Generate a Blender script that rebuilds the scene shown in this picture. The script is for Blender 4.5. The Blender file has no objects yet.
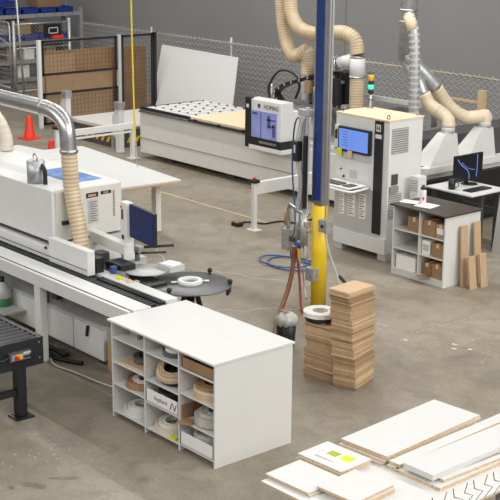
import bpy, bmesh, math, random
from mathutils import Vector, Matrix
random.seed(7)
S = bpy.context.scene
COL = S.collection
R = math.radians
# ------------------------------------------------------------------ materials
def mat(name, col, rough=.5, metal=0., var=.06, scale=6., bump=0., emit=0., spec=.5, stretch=None, col2=None):
    m = bpy.data.materials.new(name); m.use_nodes = True
    nt = m.node_tree; N = nt.nodes; L = nt.links
    b = N['Principled BSDF']
    b.inputs['Roughness'].default_value = rough; b.inputs['Metallic'].default_value = metal
    b.inputs['Specular IOR Level'].default_value = spec
    tc = N.new('ShaderNodeTexCoord'); mp = N.new('ShaderNodeMapping'); L.new(tc.outputs['Object'], mp.inputs[0])
    if stretch: mp.inputs['Scale'].default_value = stretch
    no = N.new('ShaderNodeTexNoise'); no.inputs['Scale'].default_value = scale; no.inputs['Detail'].default_value = 5
    L.new(mp.outputs[0], no.inputs['Vector'])
    rp = N.new('ShaderNodeValToRGB'); L.new(no.outputs['Fac'], rp.inputs[0])
    c = Vector(col); a = c*(1-var) if col2 is None else Vector(col2); d = c*(1+var)
    rp.color_ramp.elements[0].position = .35; rp.color_ramp.elements[1].position = .65
    rp.color_ramp.elements[0].color = (*a, 1); rp.color_ramp.elements[1].color = (*[min(1, x) for x in d], 1)
    L.new(rp.outputs[0], b.inputs['Base Color'])
    if bump:
        bp = N.new('ShaderNodeBump'); bp.inputs['Strength'].default_value = bump; bp.inputs['Distance'].default_value = .01
        L.new(no.outputs['Fac'], bp.inputs['Height']); L.new(bp.outputs[0], b.inputs['Normal'])
    if emit:
        L.new(rp.outputs[0], b.inputs['Emission Color']); b.inputs['Emission Strength'].default_value = emit
    return m
def s2l(r, g, b): return tuple(((x/255+.055)/1.055)**2.4 if x > 10 else x/255/12.92 for x in (r, g, b))
M = {}
M['white'] = mat('white_paint', (.73, .73, .715), .4, var=.015)
M['lam'] = mat('white_laminate', (.69, .69, .675), .35, var=.01)
M['warmwhite'] = mat('offwhite_paint', (.70, .69, .65), .45, var=.02)
M['panel'] = mat('pale_grey_paint', (.66, .65, .61), .45, var=.02)
M['lgrey'] = mat('light_grey_paint', (.52, .52, .51), .45, var=.03)
M['grey'] = mat('grey_paint', (.27, .27, .27), .5, var=.05)
M['postgrey'] = mat('grey_post_paint', (.19, .19, .20), .35, .3, var=.1)
M['dgrey'] = mat('dark_grey_paint', (.07, .07, .072), .5, var=.1)
M['black'] = mat('black_plastic', (.012, .012, .014), .45, var=.1)
M['blacksteel'] = mat('black_steel', (.014, .016, .019), .42, var=.15)
M['steel'] = mat('brushed_steel', (.55, .55, .55), .32, 1., var=.12, scale=9, stretch=(1, 1, 6))
M['galv'] = mat('galvanised_steel', (.50, .51, .52), .42, .75, var=.15, scale=14)
M['tanrail'] = mat('rusty_tan_rail', (.36, .31, .25), .5, .2, var=.2, scale=1.5)
M['wire'] = mat('galvanised_wire', (.52, .52, .50), .6, 0., var=.05)
M['wired'] = mat('weathered_wire', (.16, .16, .155), .5, .3, var=.2)
M['hose'] = mat('tan_flexible_hose', (.68, .56, .40), .45, var=.12, scale=5)
M['hosepale'] = mat('pale_flexible_hose', (.66, .60, .50), .45, var=.08, scale=5)
M['rib'] = mat('brown_hose_rib', (.52, .39, .24), .45, var=.12, scale=5)
M['hosetan'] = mat('tan_smooth_hose', (.70, .59, .43), .45, var=.06, scale=5)
M['mdf'] = mat('fibreboard', (.46, .31, .18), .75, var=.04, scale=9)
M['mdfb'] = mat('fibreboard_light', (.58, .41, .25), .75, var=.04, scale=9)
M['mdfc'] = mat('fibreboard_dark', (.32, .205, .11), .75, var=.04, scale=9)
M['plank'] = mat('tan_plank', (.50, .35, .21), .7, var=.1, scale=6, stretch=(8, 8, .6))
M['chip'] = mat('chipboard_edge', (.62, .47, .30), .8, var=.25, scale=90)
M['spoil'] = mat('sawn_spoilboard', (.80, .64, .43), .7, var=.06, scale=14)
M['card'] = mat('brown_cardboard', (.31, .19, .10), .8, var=.08, scale=4)
M['cardb'] = mat('light_cardboard', (.38, .255, .15), .8, var=.07, scale=3)
M['cardd'] = mat('dark_cardboard', (.23, .135, .07), .8, var=.1, scale=3)
M['blue'] = mat('blue_pad', (.009, .034, .17), .35, var=.15)
M['bin'] = mat('blue_bin_plastic', (.008, .03, .22), .45, var=.1)
M['yellow'] = mat('yellow_paint', (.80, .54, .012), .4, var=.06)
M['yhose'] = mat('yellow_rubber', (.75, .56, .03), .4, var=.05)
M['orange'] = mat('orange_cone_plastic', (.80, .045, .015), .45, var=.06)
M['red'] = mat('red_plastic', (.6, .02, .015), .4)
M['rust'] = mat('brown_rubber', (.16, .055, .025), .5, var=.15)
M['redhose'] = mat('red_rubber', (.25, .03, .02), .5)
M['bhose'] = mat('blue_rubber', (.03, .10, .28), .4)
M['screen'] = mat('lit_blue_screen', (.13, .25, .72), .25, var=.05, scale=3, emit=.55)
M['navy'] = mat('navy_screen', (.012, .024, .085), .45, var=.12, scale=3, emit=.2, spec=.15)
M['dscreen'] = mat('dark_screen', (.006, .008, .014), .18, var=.2, scale=3, emit=.2)
M['line'] = mat('lit_blue_line', (.16, .22, .62), .3, emit=.6)
M['window'] = mat('blue_tinted_window', (.22, .25, .52), .12, var=.10, scale=4, emit=.22)
M['windowd'] = mat('blue_tinted_window_dark', (.10, .12, .28), .15, var=.2)
M['bluetint'] = mat('blue_tinted_cover', (.20, .36, .72), .15, var=.25, scale=5)
M['teal'] = mat('lit_green_lamp', (.06, .75, .52), .4, emit=.5)
M['amber'] = mat('amber_lamp', (.75, .42, .02), .4)
M['lime'] = mat('lime_paper', (.70, .72, .02), .6, var=.05)
M['olive'] = mat('olive_paper', (.42, .44, .02), .6, var=.05)
M['paper'] = mat('white_paper', (.86, .86, .84), .6, var=.01)
M['tan'] = mat('tan_paper', (.70, .50, .30), .7)
M['ink'] = mat('grey_ink', (.18, .17, .16), .7)
M['inkb'] = mat('dark_ink', (.03, .035, .05), .6)
M['brown'] = mat('dark_brown_laminate', (.055, .044, .035), .4, var=.25, scale=5)
M['cream'] = mat('cream_edge_band', (.72, .64, .50), .5, var=.06)
M['tanband'] = mat('tan_edge_band', (.62, .45, .28), .55, var=.1)
M['brownband'] = mat('brown_edge_band', (.36, .21, .11), .55, var=.1)
M['whiteband'] = mat('white_edge_band', (.76, .74, .70), .5, var=.03)
M['plastic'] = mat('clear_plastic_film', (.50, .49, .46), .2, var=.12, scale=20, bump=.6)
M['disc'] = mat('dark_grey_disc', (.10, .103, .108), .35, var=.12, scale=3)
M['green'] = mat('green_plastic', (.05, .22, .09), .5)
M['wall'] = mat('grey_wall_paint', (.25, .25, .25), .75, var=.03, scale=.5)
# concrete floor
def concrete():
    m = bpy.data.materials.new('worn_concrete'); m.use_nodes = True
    nt = m.node_tree; N = nt.nodes; L = nt.links; b = N['Principled BSDF']
    tc = N.new('ShaderNodeTexCoord')
    def noise(sc, det, dist=0):
        n = N.new('ShaderNodeTexNoise'); n.inputs['Scale'].default_value = sc; n.inputs['Detail'].default_value = det
        n.inputs['Distortion'].default_value = dist; L.new(tc.outputs['Object'], n.inputs['Vector']); return n
    def ramp(src, p0, c0, p1, c1):
        r = N.new('ShaderNodeValToRGB'); L.new(src, r.inputs[0])
        r.color_ramp.elements[0].position = p0; r.color_ramp.elements[0].color = (*c0, 1)
        r.color_ramp.elements[1].position = p1; r.color_ramp.elements[1].color = (*c1, 1); return r
    def mul(a, c, f=1.):
        x = N.new('ShaderNodeMixRGB'); x.blend_type = 'MULTIPLY'; x.inputs[0].default_value = f
        L.new(a, x.inputs[1]); L.new(c, x.inputs[2]); return x
    base = ramp(noise(.55, 6, .6).outputs['Fac'], .32, (.222, .188, .140), .68, (.312, .273, .214))
    mid = ramp(noise(3.2, 8, .8).outputs['Fac'], .3, (.80, .80, .79), .6, (1.06, 1.06, 1.06))
    fine = ramp(noise(26, 6).outputs['Fac'], .3, (.86, .86, .86), .7, (1.08, 1.08, 1.08))
    c = mul(mul(base.outputs[0], mid.outputs[0]).outputs[0], fine.outputs[0])
    spots = ramp(noise(1.7, 9, 1.6).outputs['Fac'], .66, (1, 1, 1), .72, (.72, .70, .67))
    c = mul(c.outputs[0], spots.outputs[0], .6)
    L.new(c.outputs[0], b.inputs['Base Color'])
    rr = ramp(noise(1.3, 5).outputs['Fac'], .3, (.42,)*3, .7, (.62,)*3); L.new(rr.outputs[0], b.inputs['Roughness'])
    bp = N.new('ShaderNodeBump'); bp.inputs['Strength'].default_value = .12; bp.inputs['Distance'].default_value = .01
    L.new(noise(30, 6).outputs['Fac'], bp.inputs['Height']); L.new(bp.outputs[0], b.inputs['Normal'])
    return m
M['concrete'] = concrete()
# ------------------------------------------------------------------ mesh builder
def catmull(pts, n=10):
    P = [Vector(p) for p in pts]; out = []
    P = [P[0]*2-P[1]]+P+[P[-1]*2-P[-2]]
    for i in range(1, len(P)-2):
        a, b, c, d = P[i-1:i+3]
        for k in range(n):
            t = k/n
            out.append(.5*((2*b)+(c-a)*t+(2*a-5*b+4*c-d)*t*t+(3*b-a-3*c+d)*t**3))
    out.append(P[-2]); return out
class MB:
    def __init__(s): s.bm = bmesh.new(); s.mats = []; s.cur = 0; s.smooth = False
    def m(s, key):
        if key not in s.mats: s.mats.append(key)
        s.cur = s.mats.index(key); return s
    def face(s, vs, sm=False):
        try:
            f = s.bm.faces.new(vs); f.material_index = s.cur; f.smooth = sm; return f
        except ValueError: return None
    def box(s, x0, x1, y0, y1, z0, z1, bev=0., mtx=None):
        t = bmesh.new()
        c = [t.verts.new((x, y, z)) for x in (x0, x1) for y in (y0, y1) for z in (z0, z1)]
        for q in ((0, 1, 3, 2), (4, 6, 7, 5), (0, 4, 5, 1), (2, 3, 7, 6), (0, 2, 6, 4), (1, 5, 7, 3)): t.faces.new([c[i] for i in q])
        if bev: bmesh.ops.bevel(t, geom=t.edges[:], offset=bev, segments=2, affect='EDGES', profile=.6)
        return s.merge(t, mtx)
    def merge(s, t, mtx=None, sm=False):
        mp = {v: s.bm.verts.new(mtx @ v.co if mtx else v.co) for v in t.verts}
        for f in t.faces: s.face([mp[v] for v in f.verts], sm)
        t.free(); return s
    def obox(s, c, size, rz=0, bev=0., rx=0, ry=0):     # oriented box, c = centre
        mt = Matrix.Translation(c) @ Matrix.Rotation(rz, 4, 'Z') @ Matrix.Rotation(ry, 4, 'Y') @ Matrix.Rotation(rx, 4, 'X')
        a, b, d = [v/2 for v in size]; return s.box(-a, a, -b, b, -d, d, bev, mt)
    def prism(s, poly, d, o=(0, 0, 0)):                  # polygon of 3d points extruded by vector d
        d = Vector(d); o = Vector(o)
        a = [s.bm.verts.new(Vector(p)+o) for p in poly]; b = [s.bm.verts.new(Vector(p)+o+d) for p in poly]
        s.face(a[::-1]); s.face(b); n = len(a)
        for i in range(n): s.face([a[i], a[(i+1) % n], b[(i+1) % n], b[i]])
        return s
    def tube(s, pts, r, n=10, cap=True, sm=True, corr=0., alt=None):
        P = [Vector(p) for p in pts]; rings = []
        t0 = (P[1]-P[0]).normalized(); u = t0.orthogonal().normalized()
        for i, p in enumerate(P):
            t = (P[min(i+1, len(P)-1)]-P[max(i-1, 0)]).normalized()
            u = (u-t*u.dot(t)); u = u.normalized() if u.length > 1e-6 else t.orthogonal().normalized()
            w = t.cross(u); rr = r[i] if isinstance(r, (list, tuple)) else r
            if corr: rr *= 1+corr*(1 if i % 2 else -1)
            rings.append([s.bm.verts.new(p+(u*math.cos(a)+w*math.sin(a))*rr) for a in [2*math.pi*k/n for k in range(n)]])
        for i, (a, b) in enumerate(zip(rings, rings[1:])):
            if alt: s.m(alt[i % len(alt)])
            for k in range(n): s.face([a[k], a[(k+1) % n], b[(k+1) % n], b[k]], sm)
        if cap: s.face(rings[0][::-1]); s.face(rings[-1])
        return s
    def hose(s, pts, r, pitch=.03, corr=.05, n=14, alt=('hose', 'rib')):      # ribbed flexible hose
        c = catmull(pts, 24); L = [0.]
        for a, b in zip(c, c[1:]): L.append(L[-1]+(b-a).length)
        m = max(4, int(L[-1]/pitch*2)); out = []; j = 0
        for i in range(m+1):
            d = L[-1]*i/m
            while j < len(L)-2 and L[j+1] < d: j += 1
            t = (d-L[j])/max(1e-9, L[j+1]-L[j]); out.append(c[j].lerp(c[j+1], min(1, t)))
        return s.tube(out, r, n, True, True, corr, alt)
    def cyl(s, p0, p1, r, n=20, r1=None, sm=True): return s.tube([p0, p1], [r, r if r1 is None else r1], n, True, sm)
    def lathe(s, prof, c=(0, 0, 0), n=28, sm=True):      # profile of (r, z)
        c = Vector(c); rings = []
        for r, z in prof: rings.append([s.bm.verts.new(c+Vector((max(r, 1e-4)*math.cos(2*math.pi*k/n), max(r, 1e-4)*math.sin(2*math.pi*k/n), z))) for k in range(n)])
        for a, b in zip(rings, rings[1:]):
            for k in range(n): s.face([a[k], a[(k+1) % n], b[(k+1) % n], b[k]], sm)
        s.face(rings[0][::-1]); s.face(rings[-1]); return s
    def ring(s, c, ro, ri, z0, z1, n=32):                # flat annulus, a coil of edge band
        return s.lathe_closed([(ro, z0), (ro, z1), (ri, z1), (ri, z0)], c, n)
    def lathe_closed(s, prof, c, n=32, tilt=None):
        c = Vector(c); rings = []
        for r, z in prof:
            ring = []
            for k in range(n):
                v = Vector((r*math.cos(2*math.pi*k/n), r*math.sin(2*math.pi*k/n), z))
                if tilt: v = tilt @ v
                ring.append(s.bm.verts.new(c+v))
            rings.append(ring)
        for a, b in zip(rings, rings[1:]+rings[:1]):
            for k in range(n): s.face([a[k], a[(k+1) % n], b[(k+1) % n], b[k]])
        return s
    def build(s, name, material, parent=None, world=True):
        bmesh.ops.recalc_face_normals(s.bm, faces=s.bm.faces[:])
        if parent is not None and world: s.bm.transform(WM(parent).inverted())
        me = bpy.data.meshes.new(name); s.bm.to_mesh(me); s.bm.free()
        for k in (s.mats or [material]): me.materials.append(M[k])
        o = bpy.data.objects.new(name, me); COL.objects.link(o)
        if parent is not None: o.parent = parent
        return o
def WM(o):
    m = Matrix.Translation(o.location) @ o.rotation_euler.to_matrix().to_4x4()
    return WM(o.parent) @ m if o.parent else m
def tag(o, label=None, cat=None, group=None, kind=None):
    if label: o['label'] = label
    if cat: o['category'] = cat
    if group: o['group'] = group
    if kind: o['kind'] = kind
    return o
def thing(name, label, cat, loc, rz=0., group=None):
    o = bpy.data.objects.new(name, None); COL.objects.link(o); o.location = loc; o.rotation_euler = (0, 0, rz)
    o.empty_display_size = .1
    return tag(o, label, cat, group)
def single(mb, name, material, label, cat, loc, group=None, rz=0.):    # a thing that is one mesh, origin at loc
    bmesh.ops.transform(mb.bm, matrix=(Matrix.Translation(loc) @ Matrix.Rotation(rz, 4, 'Z')).inverted(), verts=mb.bm.verts[:])
    o = mb.build(name, material); o.location = loc; o.rotation_euler = (0, 0, rz)
    return tag(o, label, cat, group)
def copy_tree(o, parent=None):
    c = o.copy(); COL.objects.link(c)
    if parent: c.parent = parent
    for ch in list(o.children): copy_tree(ch, c)
    return c
def text(body, size, mtx, material, parent, name='lettering', ext=.001):
    cu = bpy.data.curves.new(name, 'FONT'); cu.body = body; cu.size = size; cu.extrude = ext; cu.align_x = 'CENTER'; cu.align_y = 'CENTER'
    t = bpy.data.objects.new(name, cu); COL.objects.link(t)
    me = bpy.data.meshes.new_from_object(t.evaluated_get(bpy.context.evaluated_depsgraph_get()))
    bpy.data.objects.remove(t); me.materials.clear(); me.materials.append(M[material])
    me.transform((WM(parent).inverted() if parent else Matrix()) @ mtx)
    o = bpy.data.objects.new(name, me); COL.objects.link(o); o.parent = parent; return o
def front(x, y, z): return Matrix.Translation((x, y, z)) @ Matrix.Rotation(R(90), 4, 'X')          # faces -Y
def side(x, y, z): return Matrix.Translation((x, y, z)) @ Matrix.Rotation(R(90), 4, 'Z') @ Matrix.Rotation(R(90), 4, 'X')   # faces +X
def B(*a, **k): return MB().box(*a, **k)
# ------------------------------------------------------------------ setting
tag(B(-40, 14, -8, 21, -.2, 0).build('floor', 'concrete'), kind='structure')
tag(B(-40, 14, 21, 21.2, 0, 8).build('wall_back', 'wall'), kind='structure')
tag(B(-40.2, -40, -8, 21, 0, 8).build('wall_left', 'wall'), kind='structure')
w = MB().m('wall')
for x in (-33.2, -21.35, -9.2): w.box(x, x+.07, 20.96, 21, 0, 8)
tag(w.build('trim_1', 'wall'), kind='structure')
yl = MB()
yl.box(-19, -14.95, 13.20, 13.235, 0, .002)
M['yline'] = mat('worn_yellow_line', (.62, .47, .22), .6, var=.25, scale=30)
M['pline'] = mat('pale_scuff', (.55, .53, .49), .7, var=.15, scale=40)
tag(yl.build('trim_2', 'yline'), kind='structure')
sc = MB()
def scuff(pts, w=.012):
    for a, b in zip(pts, pts[1:]):
        a = Vector((*a, .0015)); b = Vector((*b, .0015)); d = (b-a).normalized(); n = Vector((-d.y, d.x, 0))*w/2
        sc.prism([a-n, b-n, b+n, a+n], (0, 0, .0005))
def wander(p, q, k, j):
    return [(p[0]+(q[0]-p[0])*i/k+random.uniform(-j, j), p[1]+(q[1]-p[1])*i/k+random.uniform(-j, j)) for i in range(k+1)]
scuff(wander((-14.2, 10.4), (-12.3, 11.3), 14, .05)); scuff(wander((-14.9, 10.9), (-14.1, 10.5), 6, .05))
scuff(wander((-12.0, 9.7), (-11.4, 10.6), 9, .05)); 
for i in range(22):
    t_ = i/22+random.uniform(-.01, .01); x, y = (-10.4+.6*t_*1.0, 10.88+.08*t_) if i < 8 else (-9.83+.07*(t_-.36), 10.95+1.3*(t_-.36)/.64)
    scuff([(x, y), (x+.01, y+random.uniform(.01, .05))], .01)
for i in range(26):
    x, y = random.uniform(-10.6, -8.6), random.uniform(9.8, 11.4); a = random.uniform(0, 3.1); l = random.uniform(.008, .03)
    scuff([(x, y), (x+l*math.cos(a), y+l*math.sin(a))], random.uniform(.006, .016))
for x, y, l in ((-9.28, 11.05, .06), (-9.18, 10.93, .05), (-9.05, 11.06, .05), (-9.75, 10.72, .05)):
    scuff([(x, y), (x+l, y+l*.4)], .04)
for i in range(40):
    x, y = random.gauss(-9.75, .35), random.gauss(5.75, .2); a = random.uniform(0, 3.1); l = random.uniform(.006, .03)
    scuff([(x, y), (x+l*math.cos(a), y+l*math.sin(a))], random.uniform(.006, .014))
tag(sc.build('trim_3', 'pline'), kind='structure')
M['stain'] = mat('dark_damp_stain', (.17, .145, .11), .5, var=.15, scale=20)
st = MB()
def blob(cx_, cy_, rx_, ry_, rot):
    n = 22; pts = []
    for i in range(n):
        a = 2*math.pi*i/n; k = 1+random.uniform(-.35, .3)
        x, y = rx_*k*math.cos(a), ry_*k*math.sin(a); pts.append((cx_+x*math.cos(rot)-y*math.sin(rot), cy_+x*math.sin(rot)+y*math.cos(rot), .001))
    st.prism(pts, (0, 0, .0006))
blob(-9.12, 5.30, .11, .05, .5); blob(-9.08, 5.58, .14, .035, .9); blob(-9.2, 5.12, .05, .03, 0)
tag(st.build('trim_4', 'stain'), kind='structure')
# ------------------------------------------------------------------ chain-link
def chainlink(mb, p0, p1, z0, z1, pitch=.075, r=.0028, tips=.0, vp=None):
    p0 = Vector((*p0, 0)); p1 = Vector((*p1, 0)); L = (p1-p0).length; d = (p1-p0)/L; nrm = Vector((-d.y, d.x, 0))
    n = int(L/pitch); k = int((z1-z0)/(vp or pitch)); h = (z1-z0)/k
    for i in range(n):
        pts = []
        for j in range(2*k+1):
            q = p0+d*((i+(j % 2))*pitch)+nrm*(.004 if j % 2 else -.004); q.z = z0+j*h/2; pts.append(q)
        if tips: pts.append(pts[-1]+Vector((d.x*.02*(1 if i % 2 else -.6), d.y*.02*(1 if i % 2 else -.6), tips)))
        mb.tube(pts, r, 4, False, False)
    return mb
fy = 18.8
fence = thing('chain_link_fence', 'long galvanised chain-link fence with tan top rail in front of the grey wall', 'fence', (-21, fy, 0))
chainlink(MB(), (-28.9, fy), (-11, fy), .03, 1.86, .16, .006, tips=.05, vp=.11).build('wire_mesh', 'wire', fence)
MB().tube([(-28.9, fy+.03, 1.84), (-11, fy+.03, 1.84)], .024, 10).build('top_rail', 'tanrail', fence)
for x in (-25.9, -22.8, -19.9, -17.0, -14.1, -11.2):
    MB().cyl((x, fy+.05, 0), (x, fy+.05, 1.97), .034, 12).build('post', 'galv', fence)
# storage cage at the far left
cage = thing('storage_cage_fence', 'chain-link cage front with round posts before the rack of blue bins', 'fence', (-29.65, 18, 0))
chainlink(MB(), (-29.65, 17.2), (-29.65, 18.8), .05, 1.82, .11, .006).build('wire_mesh', 'wire', cage)
for y in (17.15, 18.85): MB().cyl((-29.65, y, 0), (-29.65, y, 1.93), .05, 12).build('post', 'galv', cage)
for z in (1.83, 1.2, .08): MB().tube([(-29.65, 17.15, z), (-29.65, 18.85, z)], .022, 8).build('rail', 'galv', cage)
gate = thing('chain_link_gate', 'chain-link gate with round frame and diagonal brace at far left edge', 'gate', (-31, 17.4, 0))
MB().tube([(-30.2, 17.35, .1), (-30.2, 17.35, 1.7), (-30.28, 17.36, 1.82), (-32.6, 17.45, 1.82), (-32.6, 17.45, .1), (-30.2, 17.35, .1)], .03, 8).build('frame', 'galv', gate)
MB().tube([(-30.2, 17.35, 1.25), (-32.6, 17.45, 1.78)], .02, 8).build('brace', 'galv', gate)
MB().tube([(-30.2, 17.35, .95), (-32.6, 17.45, .95)], .02, 8).build('rail', 'galv', gate)
chainlink(MB(), (-30.2, 17.35), (-32.6, 17.45), .1, 1.8, .11, .006).build('wire_mesh', 'wire', gate)
single(MB().tube([(-28.73, 16.86, 0), (-28.6, 16.64, 2.9)], .03, 10), 'leaning_pole', 'galv', 'thin grey pole standing slightly tilted before the chain-link cage', 'pole', (-28.73, 16.86, 0))
bk = thing('hanging_basket', 'small black wall basket with a white frame hung on the chain-link cage', 'basket', (-29.55, 18.28, 1.45))
MB().box(-29.6, -29.56, 18.02, 18.55, 1.46, 1.8).m('black').build('back_panel', 'dgrey', bk)
f = MB().m('white')
for a in ((18.15, 18.44, 1.55, 1.57), (18.15, 18.44, 1.69, 1.71), (18.15, 18.17, 1.55, 1.71), (18.42, 18.44, 1.55, 1.71)): f.box(-29.56, -29.55, *a)
f.build('white_frame', 'white', bk)
B(-29.56, -29.48, 18.24, 18.55, 1.42, 1.5).build('orange_strip', 'orange', bk)
# pallet rack with bins
rx = -31.4
rack = thing('pallet_rack', 'tall grey pallet rack inside the chain-link cage holding blue bins', 'rack', (rx, 18.6, 0))
for y in (16.3, 20.35):
    for x in (rx, rx-.9): B(x-.05, x+.05, y-.05, y+.05, 0, 2.02).build('upright', 'grey', rack)
for z in (1.86, 1.12, .6, .1):
    B(rx-.03, rx+.03, 16.3, 20.35, z-.05, z+.05).build('beam', 'galv', rack)
    B(rx-.95, rx-.05, 16.3, 20.35, z+.03, z+.05).build('shelf_board', 'grey', rack)
def bin_(x, y, z, w, h, label, mk='bin'):
    o = thing('storage_bin', label, 'bin', (x, y, z), 0, 'blue bins on the pallet rack')
    m = MB(); m.box(x-.25, x+.25, y-w/2, y+w/2, z, z+.012)
    for a in ((x-.25, x+.25, y-w/2, y-w/2+.012), (x-.25, x+.25, y+w/2-.012, y+w/2), (x-.25, x-.238, y-w/2, y+w/2), (x+.238, x+.25, y-w/2, y+w/2)): m.box(*a, z, z+h)
    m.build('tub', mk, o)
    m = MB(); m.box(x-.265, x+.265, y-w/2-.015, y-w/2, z+h-.025, z+h); m.box(x-.265, x+.265, y+w/2, y+w/2+.015, z+h-.025, z+h); m.box(x+.25, x+.265, y-w/2, y+w/2, z+h-.025, z+h)
    m.build('rim', mk, o); return o
order = 'first second third fourth fifth sixth seventh eighth'.split()
for i in range(5): bin_(rx-.3, 17.65+i*.56, 1.915, .5, .14 if i else .2, 'blue plastic bin on the top shelf of the pallet rack, %s from the left' % order[i])
for i in range(5): bin_(rx-.3, 17.75+i*.5, 1.175, .44, .16, 'blue plastic bin on the second shelf of the pallet rack, %s from the left' % order[i])
bin_(rx-.3, 17.85, 2.12, .8, .16, 'wide blue bin stacked on another bin at the top left of the rack')
def carton(name, x0, x1, y0, y1, z0, z1, label, mk='card', rz=0., group=None, tape=True, cat='box'):
    o = thing(name, label, cat, ((x0+x1)/2, (y0+y1)/2, z0), rz, group)
    dx, dy, h = (x1-x0)/2, (y1-y0)/2, z1-z0
    MB().box(-dx, dx, -dy, dy, 0, h, .004).build('carton_body', mk, o, world=False)
    if tape: MB().box(-.022, .022, -dy-.0015, dy+.0015, h*.72, h+.0015).build('tape', 'tan', o, world=False)
    return o
carton('cardboard_box', rx-.75, rx-.15, 19.05, 19.8, 2.06, 2.5, 'brown cardboard box standing highest on top of the pallet rack', 'cardd')
carton('cardboard_box', rx-.75, rx-.15, 18.35, 18.8, 1.34, 1.72, 'brown cardboard box on bins under the top shelf of the rack', 'card')
for i, (y, mk, t) in enumerate(((17.6, 'orange', 'orange'), (18.15, 'card', 'brown'), (18.7, 'paper', 'white'), (19.4, 'card', 'wide brown'))):
    single(B(rx-.6, rx-.1, y-.16, y+.16, .65, .98, bev=.01), 'stored_box', mk, '%s box on the third shelf of the pallet rack' % t, 'box', (rx-.35, y, .65), 'boxes low on the pallet rack')
for i, (y, mk, t) in enumerate(((17.5, 'orange', 'orange'), (18.0, 'dgrey', 'dark grey'), (18.5, 'paper', 'white'))):
    single(B(rx-.6, rx-.1, y-.18, y+.18, .15, .5, bev=.01), 'stored_box', mk, '%s box on the lowest shelf of the pallet rack' % t, 'box', (rx-.35, y, .15), 'boxes low on the pallet rack')
for k, z in enumerate((1.175, .65, .15)):
    for i in range(5):
        y = 16.75+i*.72+.2*(k % 2); mk = ('dgrey', 'black', 'grey', 'cardd', 'lgrey')[(i*2+k*3) % 5]
        single(B(rx-.93, rx-.63, y-.28, y+.28, z, z+(.42, .36, .34)[(i+k) % 3], bev=.01), 'stored_box', mk, '%s crate at the back of the %s rack shelf, %s from the left' % (('charcoal', 'black', 'grey', 'brown', 'pale grey')[(i*2+k*3) % 5], ('second', 'third', 'lowest')[k], order[i]), 'box', (rx-.78, y, z), 'crates at the back of the rack')
# ------------------------------------------------------------------ guard panels + cardboard
gx = -24.85
def gridmesh(mb, y0, y1, z0, z1, x, p=.1, r=.0028):
    y = y0
    while y < y1: mb.tube([(x, y, z0), (x, y, z1)], r, 3, False, False); y += p
    z = z0
    while z < z1: mb.tube([(x, y0, z), (x, y1, z)], r, 3, False, False); z += p
    return mb
def frame(mb, y0, y1, z0, z1, x, w=.05):
    mb.box(x-.02, x+.02, y0, y1, z0, z0+w); mb.box(x-.02, x+.02, y0, y1, z1-w, z1)
    mb.box(x-.02, x+.02, y0, y0+w, z0, z1); mb.box(x-.02, x+.02, y1-w, y1, z0, z1); return mb
g1 = thing('safety_guard_fence', 'wide safety guard with two black mesh panels and a white end post', 'guard', (gx, 16, 0))
B(gx-.04, gx+.04, 14.95, 15.03, 0, 1.97).build('post', 'white', g1, )
B(gx-.04, gx+.04, 17.1, 17.18, 0, 1.97).build('post', 'lgrey', g1)
for z0, z1 in ((1.17, 1.95), (.06, .78)):
    a = frame(MB(), 15.06, 17.08, z0, z1, gx).build('mesh_frame', 'black', g1)
    gridmesh(MB(), 15.06, 17.08, z0, z1, gx).build('wire_mesh', 'black', a)
g2 = thing('safety_guard_fence', 'narrow full-height black mesh safety guard left of the leaning white sheet', 'guard', (gx, 17.7, 0))
a = frame(MB(), 17.21, 18.12, .06, 1.95, gx, .05).build('mesh_frame', 'black', g2)
gridmesh(MB(), 17.21, 18.12, .06, 1.95, gx).build('wire_mesh', 'black', a)
B(gx-.04, gx+.04, 18.13, 18.2, 0, 1.97).build('post', 'black', g2)
for i, (y0, y1, z, dx, mk, lb) in enumerate((
        (15.35, 17.95, 1.66, .36, 'card', 'tallest wide brown cardboard sheet standing behind the mesh guards'),
        (15.15, 16.1, 1.58, .30, 'cardb', 'shorter pale cardboard sheet at the left end behind the mesh guard'),
        (15.3, 17.1, 1.12, .24, 'cardb', 'low pale cardboard sheet seen between the two mesh panels of the guard'),
        (17.25, 18.1, 1.62, .27, 'cardd', 'darker cardboard sheet standing behind the narrow mesh guard'))):
    x = gx-dx; single(MB().obox((x, (y0+y1)/2, z/2), (.02, y1-y0, z), 0), 'cardboard_sheet', mk, lb, 'cardboard sheet', (x, (y0+y1)/2, 0), 'cardboard sheets behind the guards')
# white sheet leaning on the fence
single(MB().m('lam').prism([(-24.9, 18.05, 0), (-21.9, 18.05, 0), (-22.42, 18.72, 1.56), (-25.3, 18.72, 1.60)], (0, .02, 0)).m('lgrey'),
       'white_panel_sheet', 'lam', 'large scuffed white sheet leaning on the chain-link fence behind the router bed', 'panel', (-24, 18.05, 0))
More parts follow.
